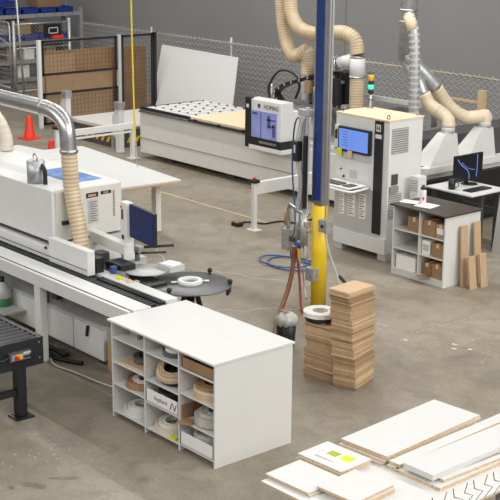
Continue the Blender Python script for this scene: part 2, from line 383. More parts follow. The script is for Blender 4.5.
# ------------------------------------------------------------------ left safety barrier, lift table, cones, yellow hose
def estop_post(o, x, y, h):
    B(x-.035, x+.035, y-.035, y+.035, 0, h, bev=.004).build('post', 'white', o)
    B(x-.1, x+.1, y-.08, y+.08, 0, .012).build('base_plate', 'white', o)
    h0 = B(x-.07, x+.07, y-.06, y+.06, h, h+.05, bev=.01).build('switch_box', 'black', o)
    MB().cyl((x, y, h+.05), (x, y, h+.085), .026, 14).build('stop_button', 'red', h0)
bl = thing('barrier_rail', 'white barrier rail with an emergency stop post beside the orange cones', 'barrier', (-20.75, 13.7, 0))
estop_post(bl, -20.75, 12.85, .77)
B(-20.8, -20.72, 12.89, 14.6, .6, .72, bev=.006).build('rail', 'white', bl)
B(-20.8, -20.72, 12.89, 14.6, .53, .565, bev=.005).build('lower_rail', 'white', bl)
B(-20.8, -20.72, 14.57, 14.64, 0, .62, bev=.004).build('post', 'white', bl); B(-20.85, -20.66, 14.5, 14.71, 0, .012).build('base_plate', 'white', bl)
lt = thing('lift_table', 'low dark scissor lift table with yellow hazard stripes left of the router', 'lift table', (-22.6, 15.3, 0))
B(-23.6, -21.75, 14.92, 17.0, .0, .36).build('platform', 'dgrey', lt)
hz = MB().m('yellow')
for i in range(10):
    y = 14.95+i*.2; hz.prism([(-21.75, y, .1), (-21.75, y+.08, .1), (-21.75, y+.16, .22), (-21.75, y+.08, .22)], (.004, 0, 0))
for i in range(9):
    x = -23.55+i*.2; hz.prism([(x, 14.92, .1), (x+.08, 14.92, .1), (x+.16, 14.92, .22), (x+.08, 14.92, .22)], (0, -.004, 0))
hz.build('hazard_stripe', 'yellow', lt)
for i, (z, mk) in enumerate(((.36, 'chip'), (.385, 'lam'), (.41, 'lam'))):
    m = MB().m(mk).box(-23.62+.02*i, -21.82+.02*i, 14.9, 16.9, z, z+.022)
    single(m, 'panel_sheet', mk, ['brown sheet at the bottom of the low pile on the lift table', 'white sheet in the middle of the low pile on the lift table', 'top white sheet of the low pile on the lift table'][i], 'panel', (-22.7, 15.9, z), 'sheets on the lift table')
for x, lb in ((-23.43, 'left steel alignment post with white gusset at the lift table'), (-21.45, 'right steel alignment post with white gusset next to the router bed')):
    o = thing('alignment_post', lb, 'post', (x, 14.75, 0), 0, 'alignment posts')
    B(x-.07, x+.07, 14.72, 14.84, 0, 1.02, bev=.004).build('column', 'white', o)
    B(x-.09, x+.09, 14.70, 14.86, .88, 1.03, bev=.004).build('steel_cap', 'galv', o)
    MB().prism([(x-.07, 14.74, .3), (x-.07, 14.74, .92), (x-.2, 14.74, .72), (x-.2, 14.74, .3)], (0, .03, 0)).build('gusset', 'white', o)
    B(x-.22, x-.16, 14.72, 14.8, 0, .4).build('stay', 'galv', o)
    B(x-.24, x+.12, 14.66, 14.88, 0, .012).build('base_plate', 'galv', o)
def cone(x, y, lb, h=.5):
    o = thing('traffic_cone', lb, 'cone', (x, y, 0), R(8), 'orange traffic cones')
    MB().obox((x, y, .015), (.36, .36, .03), R(8), .006).build('base', 'orange', o)
    MB().lathe([(.13, .03), (.125, .05), (.055, h-.05), (.045, h-.005), (.03, h), (.0, h)], (x, y, 0)).build('cone_body', 'orange', o)
cone(-23.9, 14.12, 'orange traffic cone standing farther left near the guard fence, seen whole')
cone(-21.15, 12.97, 'orange traffic cone half hidden behind the white worktable')
yh = thing('hanging_air_hose', 'yellow air hose hanging from above over the white worktable', 'hose', (-15.67, 11.1, 1.0))
MB().tube(catmull([(-15.76, 11.1, 5.4), (-15.755, 11.1, 3.571), (-15.74, 11.1, 2.69), (-15.72, 11.1, 1.94), (-15.696, 11.1, 1.44)], 8), .0125, 10).build('hose_line', 'yhose', yh)
MB().cyl((-15.696, 11.1, 1.45), (-15.69, 11.1, 1.36), .017, 12).cyl((-15.69, 11.1, 1.36), (-15.65, 11.1, 1.08), .008, 10).build('nozzle', 'steel', yh)
# ------------------------------------------------------------------ white worktable behind the edge bander
tr = R(-6)
wt = thing('worktable', 'long white worktable with raw wood edges behind the edge banding machine', 'table', (-16.75, 11.28, 0), tr)
def wtb(*a, **k): return MB().box(*a, **k)
t = MB().m('lam').box(-1.75, 1.52, -.58, .46, .878, .9); t.build('table_top', 'lam', wt, False)
wtb(-1.745, 1.515, -.575, .455, .846, .878).build('top_core', 'mdfb', wt, False)
wtb(-1.6, 1.36, -.52, .40, .80, .846).build('lower_board', 'chip', wt, False)
for x in (-1.5, .95):
    for y in (-.45, .35): wtb(x-.07, x+.07, y-.045, y+.045, 0, .80).build('leg', 'warmwhite', wt, False)
ws = single(MB().m('lam').obox((-18.3, 10.55, .912), (1.4, 1.2, .022), R(8)), 'panel_sheet', 'lam', 'white sheet lying on the left end of the long worktable', 'panel', (-18.3, 10.55, .9))
# ------------------------------------------------------------------ CNC router
cx = thing('cnc_router', 'long white panel router with flat bed, gantry and blue window hood', 'router', (-17.5, 15.4, 0))
b = B(-20.72, -14.4, 14.77, 16.4, .12, .92, bev=.01).build('bed', 'warmwhite', cx)
B(-20.72, -14.4, 14.76, 14.772, .405, .42).build('seam', 'grey', b)
for x in (-20.0, -18.1, -16.2, -14.8): B(x-.12, x+.12, 14.95, 16.2, 0, .13).build('foot', 'dgrey', b)
m = MB().m('steel')
for y0, z0, z1 in ((14.72, .93, .945), (14.745, .96, .975)): m.m('steel').box(-20.7, -17.1, y0, 14.85, z0, z1); m.m('dgrey').box(-20.7, -17.1, y0+.012, 14.85, z1, z1+.014)
m.m('lgrey').box(-20.72, -14.4, 14.8, 16.4, .92, 1.0); m.build('guide_rail', 'steel', cx)
m = MB().m('black').box(-20.7, -19.12, 14.76, 14.80, .995, 1.035); m.box(-20.72, -20.69, 14.8, 16.3, .99, 1.015); m.box(-19.12, -17.0, 14.74, 14.79, .955, .985); m.build('black_edge', 'black', cx)
for i in range(6):
    x = -20.5+i*.26
    c = B(x-.075, x+.075, 14.82, 16.32, 1.0, 1.03, bev=.004).build('console', 'white', cx)
    for j in range(5): MB().box(x-.016, x+.016, 14.98+j*.3, 15.015+j*.3, 1.03, 1.048).build('suction_pod', 'black', c)
B(-19.1, -17.05, 14.8, 16.3, 1.0, 1.03).build('spoilboard', 'spoil', cx)
for x in (-18.9, -18.2, -17.5): B(x-.03, x+.03, 14.72, 14.76, .97, 1.01).build('stop_pin', 'black', cx)
# gantry hood
hd = MB().m('white').box(-17.1, -16.2, 14.5, 14.78, .93, 1.66, bev=.012).box(-17.1, -16.2, 14.76, 15.4, .93, 1.50, bev=.01)
hd.m('white').box(-17.02, -16.15, 14.47, 15.3, .78, .86, bev=.008); hood = hd.build('hood', 'white', cx)
m = MB().m('black').box(-17.13, -16.985, 14.478, 14.56, .80, 1.68, bev=.004); m.build('corner_strip', 'black', cx)
m = MB().m('black').box(-17.05, -16.17, 14.47, 15.2, .86, 1.0, bev=.004); m.build('lower_band', 'black', cx)
wi = B(-16.96, -16.3, 14.485, 14.51, 1.0, 1.47, bev=.003).build('window', 'window', cx)
m = MB().m('windowd').box(-16.72, -16.7, 14.48, 14.487, 1.0, 1.46)
m.box(-16.55, -16.32, 14.48, 14.487, 1.33, 1.36); m.box(-16.54, -16.46, 14.48, 14.487, 1.2, 1.42); m.box(-16.41, -16.33, 14.48, 14.487, 1.05, 1.28); m.box(-16.5, -16.36, 14.48, 14.487, 1.22, 1.25); m.box(-16.94, -16.8, 14.48, 14.487, 1.40, 1.44)
m.build('interior_view', 'windowd', wi)
text('HOMAG', .105, front(-16.45, 14.488, 1.555), 'inkb', cx)
m = MB().m('inkb').lathe_closed([(.036, -.006), (.036, .004), (.016, .004), (.016, -.006)], (-16.775, 14.493, 1.562), 12, Matrix.Rotation(R(90), 3, 'X'))
m.build('logo_mark', 'inkb', cx)
text('CENTATEQ N-210', .055, front(-16.52, 14.468, .93), 'lgrey', cx)
m = MB().m('white').box(-17.09, -17.03, 14.472, 14.478, 1.5, 1.56); m.build('logo_mark', 'white', cx)
# gantry structure
m = MB().m('lgrey').box(-17.3, -16.0, 15.0, 15.5, 1.35, 1.5, bev=.01).m('steel').box(-17.0, -15.6, 14.9, 15.02, 1.50, 1.58, bev=.006).m('dgrey').box(-17.0, -15.6, 15.02, 15.3, 1.5, 1.56); m.m('steel').box(-16.9, -15.2, 15.5, 16.35, 1.42, 1.56, bev=.01); m.box(-17.0, -14.45, 16.35, 16.5, 1.30, 1.56)
m.build('gantry_beam', 'lgrey', cx)
m = MB().m('lgrey').box(-15.75, -14.45, 15.97, 16.05, 1.69, 1.76); m.box(-15.75, -14.45, 16.3, 16.36, 1.62, 1.68)
for x in (-15.6, -14.52): m.box(x, x+.06, 15.99, 16.04, .9, 1.69)
m.build('cable_rail', 'lgrey', cx)
B(-17.2, -16.0, 16.2, 16.7, .3, 1.5, bev=.01).build('gantry_leg', 'lgrey', cx)
m = MB().m('dgrey').box(-16.6, -16.2, 15.5, 16.0, 1.5, 2.05, bev=.02); m.m('blacksteel').box(-16.1, -15.78, 15.6, 16.0, 1.5, 2.15, bev=.02)
m.m('mdfc').box(-16.62, -16.5, 15.42, 15.5, 1.72, 1.95); m.m('steel').cyl((-15.98, 15.5, 1.7), (-15.98, 15.5, 2.1), .03, 10).cyl((-15.85, 15.48, 1.55), (-15.85, 15.48, 1.95), .022, 10).box(-16.15, -15.7, 15.44, 15.5, 1.98, 2.03); m.m('lgrey').box(-16.1, -15.98, 15.42, 15.5, 1.5, 1.62).box(-15.8, -15.66, 15.5, 15.8, 1.45, 1.6)
for k in range(4): m.m('black').tube(catmull([(-16.1+.1*k, 15.5, 2.1), (-16.15+.12*k, 15.42, 1.95-.05*k), (-16.02+.08*k, 15.42, 1.7), (-16.1+.1*k, 15.5, 1.55)], 5), .013, 6)
m.m('black').box(-15.95, -15.75, 15.4, 15.5, 1.6, 2.05, bev=.01)
m.m('steel').cyl((-16.35, 15.45, 1.55), (-16.35, 15.45, 1.85), .06, 14); m.build('spindle_unit', 'dgrey', cx)
chn = MB().m('black'); pts = catmull([(-17.2, 15.4, 1.5), (-17.33, 15.4, 1.65), (-17.1, 15.45, 1.82), (-16.7, 15.5, 1.95), (-16.2, 15.55, 2.12)], 7)
for a, b2 in zip(pts, pts[1:]):
    d = b2-a; c = (a+b2)/2; chn.m('black'); chn.obox(c, (d.length*.92, .16, .055), 0, .004, ry=-math.atan2(d.z, d.x))
for p_ in pts[2::3]: chn.m('lgrey'); chn.obox(p_+Vector((0, -.083, 0)), (.02, .006, .05), 0)
chn.build('cable_chain', 'black', cx)
MB().tube(catmull([(-17.75, 15.6, 1.45), (-17.78, 15.6, 1.7), (-17.5, 15.6, 2.0), (-17.12, 15.6, 2.0), (-16.95, 15.6, 1.8), (-17.05, 15.6, 1.55)], 8), .022, 8).build('cable_loop', 'black', cx)
m = MB().m('steel').cyl((-17.7, 15.6, 1.3), (-17.7, 15.6, 1.75), .018, 8).cyl((-17.45, 15.6, 1.3), (-17.45, 15.6, 1.72), .03, 10).m('mdf').box(-17.52, -17.38, 15.5, 15.6, 1.45, 1.62).m('lgrey').box(-17.75, -17.2, 15.5, 15.9, 1.25, 1.42, bev=.01)
m.build('valve_block', 'steel', cx)
MB().cyl((-16.86, 15.7, 1.4), (-16.86, 15.7, 2.0), .105, 20).build('extraction_stub', 'white', cx)
MB().cyl((-16.05, 15.45, 1.5), (-16.05, 15.45, 1.87), .1, 20, .085).build('filter_pot', 'white', cx)
# ducts above the router
h = thing('extraction_hose', 'tan ribbed extraction hose dropping to the white stub on the router', 'hose', (-16.86, 15.7, 2.0))
MB().hose([(-17.46, 15.6, 4.0), (-17.46, 15.6, 3.3), (-17.42, 15.6, 2.95), (-17.33, 15.6, 2.6), (-17.15, 15.6, 2.33), (-16.97, 15.63, 2.36), (-16.87, 15.68, 2.42), (-16.85, 15.7, 2.25), (-16.86, 15.7, 1.99)], .125, .045, .045).build('hose_line', 'hose', h)
h = thing('extraction_hose', 'tan ribbed extraction hose arching behind the column to a white branch pipe', 'hose', (-15.5, 15.6, 2.48))
MB().hose([(-17.12, 15.5, 4.0), (-17.12, 15.5, 3.3), (-17.05, 15.5, 3.02), (-16.85, 15.5, 2.83), (-16.5, 15.5, 2.76), (-16.1, 15.5, 2.81), (-15.78, 15.55, 2.83), (-15.58, 15.6, 2.72), (-15.5, 15.6, 2.48)], .125, .045, .045).build('hose_line', 'hose', h)
br = thing('branch_pipe', 'white Y-shaped branch pipe with steel collars under the arching tan hose', 'pipe', (-15.5, 15.6, 2.1))
m = MB().m('white').cyl((-15.5, 15.6, 2.1), (-15.5, 15.6, 2.46), .135, 24).m('white').cyl((-15.84, 15.5, 2.32), (-15.55, 15.58, 2.42), .1, 20); m.build('pipe_body', 'white', br)
for z in (2.45, 2.11): MB().cyl((-15.5, 15.6, z-.015), (-15.5, 15.6, z+.015), .14, 24).build('collar', 'steel', br)
MB().cyl((-15.9, 15.48, 2.3), (-15.86, 15.49, 2.315), .105, 20).build('collar', 'steel', br)
h = thing('extraction_hose', 'short tan hose from the white branch pipe into the router gantry', 'hose', (-16.2, 15.5, 2.2))
MB().hose([(-15.89, 15.48, 2.3), (-16.05, 15.46, 2.22), (-16.3, 15.46, 2.17)], .095, .04, .045).build('hose_line', 'hose', h)
h = thing('extraction_hose', 'straight tan hose below the white branch pipe, behind the control cabinet', 'hose', (-15.5, 15.6, 1.5))
MB().hose([(-15.5, 15.6, 2.1), (-15.5, 15.6, 1.8), (-15.5, 15.6, 1.45)], .125, .045, .045).build('hose_line', 'hose', h)
# ------------------------------------------------------------------ control cabinet
cc = thing('control_cabinet', 'tall white machine control cabinet with blue monitor and keyboard tray', 'cabinet', (-12.78, 13.35, 0))
x0, x1, y0, y1 = -13.31, -12.256, 12.996, 13.70
m = MB().m('white').box(x0, x1, y0+.02, y1, .1, 2.03, bev=.008); m.box(x0, x1, y0-.01, y0+.03, .1, .33, bev=.004); m.m('white').box(x0, x1-.13, y0, y0+.03, 1.0, 2.03, bev=.004)
m.m('lgrey').box(x0, x1-.13, y0, y0+.03, .35, 1.0); body = m.build('housing', 'white', cc)
for x in (x0+.06, x1-.1): B(x-.06, x+.1, y0+.02, y1-.02, 0, .1).build('foot', 'lgrey', cc)
B(x0-.01, x1+.01, y0-.01, y1+.01, 2.03, 2.05).build('top_board', 'spoil', cc)
B(-12.52, -12.37, y0-.012, y0+.03, .38, 2.02, bev=.003).build('corner_strip', 'black', cc)
m = MB().m('white').box(-12.49, -12.40, y0-.016, y0-.01, 1.87, 1.97); m.m('black').box(-12.475, -12.46, y0-.018, y0-.015, 1.885, 1.955); m.box(-12.43, -12.415, y0-.018, y0-.015, 1.885, 1.955); m.box(-12.475, -12.415, y0-.018, y0-.015, 1.912, 1.925); m.m('white').box(-12.5, -12.38, y0-.014, y0-.01, 1.77, 1.83); m.build('logo_mark', 'white', cc)
mo = B(-13.21, -12.57, y0-.06, y0-.005, 1.5, 1.86, bev=.006).build('monitor', 'black', cc)
MB().m('grey').box(-12.57, -12.53, y0-.03, y0+.01, 1.47, 1.83); scr = B(-13.18, -12.60, y0-.066, y0-.058, 1.535, 1.83).build('screen', 'screen', mo)
m = MB().m('windowd')
for r_ in range(6):
    z = 1.79-r_*.04; m.box(-13.11, -13.0, y0-.068, y0-.066, z, z+.008); m.box(-12.92, -12.9, y0-.068, y0-.066, z, z+.006)
m.build('screen_text', 'windowd', scr)
B(-13.16, -12.58, y0-.03, y0, 1.4, 1.5).build('bracket', 'lgrey', cc)
single(B(-13.2, -13.12, y0-.075, y0-.062, 1.43, 1.54), 'sticky_note', 'lime', 'lime sticky note at the lower left of the cabinet monitor', 'note', (-13.16, y0-.06, 1.43))
single(B(-12.99, -12.91, y0-.075, y0-.062, 1.42, 1.53), 'sticky_note', 'tan', 'peach sticky note under the middle of the cabinet monitor', 'note', (-12.95, y0-.06, 1.42))
bp = B(-13.31, -13.23, y0-.03, y0+.01, 1.49, 1.86, bev=.004).build('button_panel', 'white', cc)
m = MB().m('black').box(-13.295, -13.25, y0-.036, y0-.028, 1.66, 1.8); m.m('yellow').box(-13.295, -13.27, y0-.037, y0-.029, 1.79, 1.815); m.m('dgrey').box(-13.29, -13.255, y0-.036, y0-.028, 1.51, 1.53); m.build('buttons', 'black', bp)
MB().m('black').cyl((-13.18, y0-.015, 1.22), (-13.18, y0+.01, 1.22), .014, 10).cyl((-13.12, y0-.02, 1.12), (-13.12, y0, 1.12), .018, 10).build('knob', 'black', cc)
B(-13.0, -12.86, y0-.006, y0+.002, 1.12, 1.23).build('notice_plate', 'lgrey', cc)
ty = MB().m('white'); ty.box(-13.28, -12.62, 12.58, 12.97, 1.05, 1.07, bev=.004)
ty.tube(catmull([(-13.28, 12.56, 1.03), (-12.95, 12.53, 1.04), (-12.6, 12.56, 1.03), (-12.55, 12.7, 1.03), (-12.6, 12.98, 1.03)], 6), .018, 8)
tray = ty.build('keyboard_tray', 'white', cc)
single(B(-13.24, -12.86, 12.64, 12.8, 1.07, 1.092, bev=.004), 'keyboard', 'dgrey', 'dark keyboard on the cabinet tray', 'keyboard', (-13.05, 12.72, 1.07))
single(B(-12.8, -12.66, 12.64, 12.82, 1.07, 1.085, bev=.004), 'mouse_pad', 'dgrey', 'dark pad right of the keyboard on the cabinet tray', 'mouse pad', (-12.73, 12.73, 1.07))
for k, (xa, w_) in enumerate(((-13.2, .1), (-13.02, .14), (-12.79, .13))):
    m = MB().m('paper').box(xa, xa+w_, y0-.006, y0+.001, .55, .92)
    for r_ in range(9):
        z = .89-r_*.037; m.m('ink' if r_ % 3 or k == 0 else 'mdfc'); m.box(xa+.01, xa+w_-.02-.03*(r_ % 2), y0-.008, y0-.005, z-.014, z)
    m.build('label_sheet', 'paper', cc)
def louvre(z0, z1, ya, yb):
    m = MB().m('grey').box(x1-.004, x1+.003, ya, yb, z0, z1); n = int((z1-z0)/.032)
    m.m('lgrey')
    for i in range(n): m.obox((x1+.006, (ya+yb)/2, z0+.018+i*.032), (.014, yb-ya, .012), 0, 0, ry=R(25))
    m.build('vent', 'grey', cc)
louvre(1.56, 1.92, 13.06, 13.4); louvre(.62, .98, 13.04, 13.3)
sb = B(x1, x1+.03, 13.08, 13.19, 1.12, 1.27, bev=.006).build('socket_box', 'dgrey', cc); B(x1, x1+.04, 13.04, 13.2, 1.0, 1.1, bev=.006).build('socket_box', 'grey', cc)
for x, y in ((x0+.08, y0+.05), (x1-.06, y0+.05), (x1-.06, y1-.06)):
    MB().lathe_closed([(.035, -.006), (.035, .006), (.023, .006), (.023, -.006)], (x, y, 2.085), 14, Matrix.Rotation(R(90), 3, 'X')).build('lifting_eye', 'steel', cc)
gx_, gy_ = -13.22, 13.6
sl = thing('signal_light', 'slim signal light tower with glowing green and amber segments on the cabinet', 'signal light', (gx_, gy_, 2.05))
MB().cyl((gx_, gy_, 2.05), (gx_, gy_, 2.29), .022, 12).cyl((gx_, gy_, 2.05), (gx_, gy_, 2.07), .05, 14).build('pole', 'steel', sl)
for z, h_, mk, nm in ((2.27, .06, 'black', 'base_segment'), (2.33, .07, 'teal', 'green_lamp'), (2.40, .06, 'black', 'divider'), (2.46, .09, 'amber', 'amber_lamp'), (2.55, .03, 'dgrey', 'cap')):
    MB().cyl((gx_, gy_, z), (gx_, gy_, z+h_), .042, 18).build(nm, mk, sl)
# right safety barrier
brr = thing('barrier_rail', 'white barrier rail with an emergency stop post before the router hood', 'barrier', (-14.83, 13.3, 0))
estop_post(brr, -14.83, 12.736, .76)
B(-14.88, -14.8, 12.77, 14.3, .57, .765, bev=.006).build('rail', 'white', brr)
fp = thing('foot_pedal', 'small black foot pedal with cable lying near the emergency stop post', 'pedal', (-15.2, 12.7, 0))
MB().box(-15.28, -15.12, 12.64, 12.76, 0, .06, bev=.01).build('housing', 'black', fp); MB().obox((-15.2, 12.69, .07), (.1, .09, .02), 0, .004, ry=R(8)).build('treadle', 'mdfc', fp)
MB().tube(catmull([(-15.22, 12.75, .03), (-15.25, 12.95, .015), (-15.0, 13.1, .015), (-14.95, 13.4, .015), (-14.7, 13.55, .015), (-14.75, 13.9, .015)], 8), .014, 8).build('cable', 'black', fp)
# blue air hose coil on the floor
bh = MB(); pts = []
for i in range(38):
    a = i*.36; r_ = .34+.07*math.sin(i*.5); pts.append((-13.05+r_*math.cos(a)*1.2, 11.85+r_*math.sin(a)*.8, .012+.0006*i))
pts += [(-12.6, 11.5, .25), (-12.2, 11.2, .9), (-11.95, 10.9, 1.7), (-11.75, 10.75, 2.3), (-11.6, 10.72, 2.35), (-11.5, 10.75, 1.8)]
bh.tube(catmull(pts, 4), .011, 6); single(bh, 'air_hose', 'bhose', 'thin blue air hose coiled on the floor left of the column', 'hose', (-13.05, 11.85, 0))
# ------------------------------------------------------------------ column with air station
cl = thing('column', 'tall steel column with blue pad on one side and yellow round foot', 'column', (-11.34, 10.83, 0))
MB().cyl((-11.34, 10.83, 0), (-11.34, 10.83, 1.33), .098, 28).build('yellow_guard', 'yellow', cl)
B(-11.40, -11.265, 10.77, 10.905, 1.33, 7, bev=.006).build('square_post', 'postgrey', cl)
B(-11.395, -11.275, 10.752, 10.77, 1.4, 7, bev=.005).build('blue_pad', 'blue', cl)
B(-11.415, -11.396, 10.75, 10.79, 1.4, 7).build('steel_edge', 'steel', cl)
jb = B(-11.19, -11.04, 10.66, 10.76, 1.04, 1.2, bev=.006).build('junction_box', 'galv', cl)
MB().cyl((-11.12, 10.65, 1.12), (-11.12, 10.665, 1.12), .022, 12).build('socket', 'black', jb)
for dx in (0, .045): MB().tube([(-11.17+dx, 10.76, 1.2), (-11.17+dx, 10.78, 7)], .01, 8).build('conduit', 'lgrey', cl)
MB().tube(catmull([(-11.10, 10.7, 1.05), (-11.09, 10.75, .8), (-11.02, 10.85, .45), (-10.95, 10.9, .02)], 6), .014, 8).build('drop_cable', 'lgrey', cl)
B(-11.42, -11.27, 10.67, 10.76, .36, .53, bev=.006).build('outlet_box', 'galv', cl)
ar = thing('air_preparation_unit', 'air pipe manifold with hoses and filter hung on the left of the column', 'air unit', (-11.55, 10.72, 1.0))
for dx, r_, z0, z1, mk in ((0, .018, 1.0, 2.5, 'steel'), (.06, .028, .75, 2.55, 'galv'), (.1, .012, .6, 2.5, 'lgrey'), (-.05, .01, 1.2, 2.3, 'lgrey')):
    MB().tube(catmull([(-11.55+dx, 10.72, z0), (-11.57+dx, 10.72, (z0+z1)/2), (-11.54+dx, 10.72, z1)], 6), r_, 10).build('riser_pipe', mk, ar)
B(-11.62, -11.43, 10.68, 10.76, 2.44, 2.52, bev=.01).build('top_block', 'galv', ar)
B(-11.49, -11.45, 10.66, 10.70, 1.28, 2.2).build('black_strip', 'black', ar)
m = MB().m('steel').tube([(-11.42, 10.72, 1.2), (-11.62, 10.72, 1.22), (-11.78, 10.72, 1.27), (-11.81, 10.72, 1.2), (-11.81, 10.72, .95)], .028, 10)
m.m('galv').cyl((-11.6, 10.7, .85), (-11.6, 10.7, 1.2), .035, 12).cyl((-11.47, 10.68, .8), (-11.47, 10.68, 1.22), .05, 14).cyl((-11.66, 10.7, 1.0), (-11.38, 10.7, 1.0), .022, 10).box(-11.52, -11.40, 10.64, 10.74, 1.05, 1.12, bev=.01)
m.m('mdfc').cyl((-11.83, 10.70, 1.0), (-11.83, 10.70, 1.16), .025, 10)
m.build('manifold', 'steel', ar)
B(-11.87, -11.74, 10.66, 10.74, .67, .95, bev=.005).build('filter_box', 'galv', ar)
m = MB().m('dgrey').box(-11.74, -11.66, 10.68, 10.74, .8, .86); m.m('bhose').cyl((-11.64, 10.69, .8), (-11.55, 10.69, .76), .03, 10).m('red').cyl((-11.64, 10.70, .62), (-11.64, 10.70, .72), .022, 10); m.m('lgrey').tube(catmull([(-11.5, 10.68, .8), (-11.46, 10.67, .65), (-11.42, 10.67, .72), (-11.45, 10.67, .85)], 6), .015, 8); m.build('fittings', 'dgrey', ar)
m = MB().m('black').box(-11.62, -11.55, 10.6, 10.7, 1.87, 2.12, bev=.012); m.m('lgrey').box(-11.60, -11.57, 10.597, 10.602, 1.98, 2.08)
m.build('black_regulator', 'black', ar)
MB().tube(catmull([(-11.52, 10.7, .55), (-11.47, 10.7, .3), (-11.4, 10.68, .1)], 6), .008, 8).build('thin_line', 'steel', ar)
for dx in (.0, .03, .055):
    MB().tube(catmull([(-11.6+dx, 10.70, 2.4), (-11.66+dx, 10.68, 2.0), (-11.58+dx, 10.68, 1.6), (-11.62+dx, 10.68, 1.25)], 8), .008, 6).build('air_line', 'lgrey', ar)
single(MB().tube(catmull([(-11.62, 10.66, .75), (-11.6, 10.62, .5), (-11.46, 10.42, .28), (-11.2, 10.05, .09), (-10.9, 9.72, .025), (-10.6, 9.42, .022)], 8), .03, 10), 'rubber_hose', 'rust', 'thick brown rubber hose curving from the air unit down to the floor', 'hose', (-11.2, 10, 0))
single(MB().tube(catmull([(-11.59, 10.68, .72), (-11.52, 10.66, .4), (-11.35, 10.55, .03), (-11.2, 10.45, .015)], 8), .016, 8), 'rubber_hose', 'redhose', 'thin red rubber hose hanging from the air unit to the column foot', 'hose', (-11.4, 10.6, 0))
single(MB().tube(catmull([(-11.57, 10.69, .74), (-11.56, 10.69, .6), (-11.58, 10.69, .5)], 6), .02, 8), 'rubber_hose', 'yhose', 'short yellow hose stub hanging beside the brown rubber hose', 'hose', (-11.57, 10.69, .5))
# bin with bag
tb = thing('waste_bin', 'black waste bin with clear plastic bag between shelf unit and board stacks', 'bin', (-10.47, 9.50, 0))
MB().lathe([(.09, 0), (.1, .02), (.12, .31), (.112, .31), (.09, .04), (0, .04)], (-10.47, 9.50, 0), 24).build('bin_body', 'black', tb)
m = MB().lathe([(.125, .27), (.13, .32), (.125, .35), (.10, .365), (.07, .40), (.03, .41), (0, .40)], (-10.47, 9.50, 0), 24)
for v in m.bm.verts: v.co += Vector([random.uniform(-.014, .014) for _ in range(3)])
m.build('bag', 'plastic', tb)
for i, (x, y) in enumerate(((-10.49, 9.53), (-10.44, 9.47), (-10.51, 9.47))):
    single(MB().obox((x, y, .425), (.05, .03, .012), i*1.1, .003, rx=.5), 'wood_offcut', 'mdfc', ['brown offcut at the back of the bagged waste bin', 'brown offcut at the right of the bagged waste bin', 'brown offcut at the left of the bagged waste bin'][i], 'offcut', (x, y, .41), 'offcuts on the waste bin')
bs = thing('dark_bag', 'small black case behind the tall board stack at the column foot', 'case', (-10.85, 10.95, 0))
B(-10.98, -10.72, 10.86, 11.05, 0, .28, bev=.03).build('case_body', 'black', bs); MB().tube(catmull([(-10.95, 10.95, .28), (-11.0, 10.97, .36), (-11.12, 10.98, .42)], 5), .022, 8).build('handle', 'black', bs)
# ------------------------------------------------------------------ board stacks
def stack(name, cx_, cy_, w_, d_, rz, n, t, jit, lab, group, drift=None):
    z = 0.; proto = {}
    for i in range(n):
        mk = random.choice(['mdf', 'mdf', 'mdfb', 'mdfc', 'mdf'])
        if mk not in proto:
            proto[mk] = MB().box(-w_/2, w_/2, -d_/2, d_/2, 0, t*.90, .003).build(name, mk); o = proto[mk]
        else:
            o = proto[mk].copy(); COL.objects.link(o)
        k = i//5; rnd = random.Random(k*13+n)
        ox, oy = rnd.uniform(-jit, jit)+random.uniform(-jit, jit)*.55, rnd.uniform(-jit, jit)+random.uniform(-jit, jit)*.55
        dr, dx, dy = [q*i/n for q in drift] if drift else (0, 0, 0)
        o.location = (cx_+ox+dx, cy_+oy+dy, z); o.rotation_euler = (0, 0, rz+R(dr)+rnd.uniform(-.03, .03)); z += t
        pos = 'the bottom board' if i == 0 else ('the top board' if i == n-1 else 'board %d up from the floor' % (i+1))
        tag(o, 'brown fibreboard piece, %s of the %s' % (pos, lab), 'board', group)
    return z
zt = stack('fibreboard_piece', -9.12, 9.27, .27, .42, R(18), 50, .022, .015, 'tall stack', 'boards in the tall stack', (-12, .01, -.07))
zs = stack('fibreboard_piece', -9.455, 9.235, .43, .38, R(9), 29, .0215, .016, 'low stack', 'boards in the low stack')
single(MB().prism([(-9.74, 9.05, zs), (-9.40, 9.06, zs), (-9.38, 9.35, zs), (-9.62, 9.36, zs)], (0, 0, .018)), 'fibreboard_offcut', 'mdfb', 'pale pointed offcut on the low board stack under the coil', 'board', (-9.55, 9.2, zs))
zc = zs+.018
ec = MB().m('black').ring((-9.535, 9.16, zc), .175, .08, 0, .045, 36); single(ec, 'edge_band_coil', 'black', 'dark edge band coil under the white coil on the low board stack', 'coil', (-9.535, 9.16, zc), 'coils on the board stack')
ec = MB().m('whiteband').ring((-9.54, 9.15, zc+.046), .185, .085, 0, .05, 36); single(ec, 'edge_band_coil', 'whiteband', 'white edge band coil topmost on the low board stack', 'coil', (-9.54, 9.15, zc+.046), 'coils on the board stack')
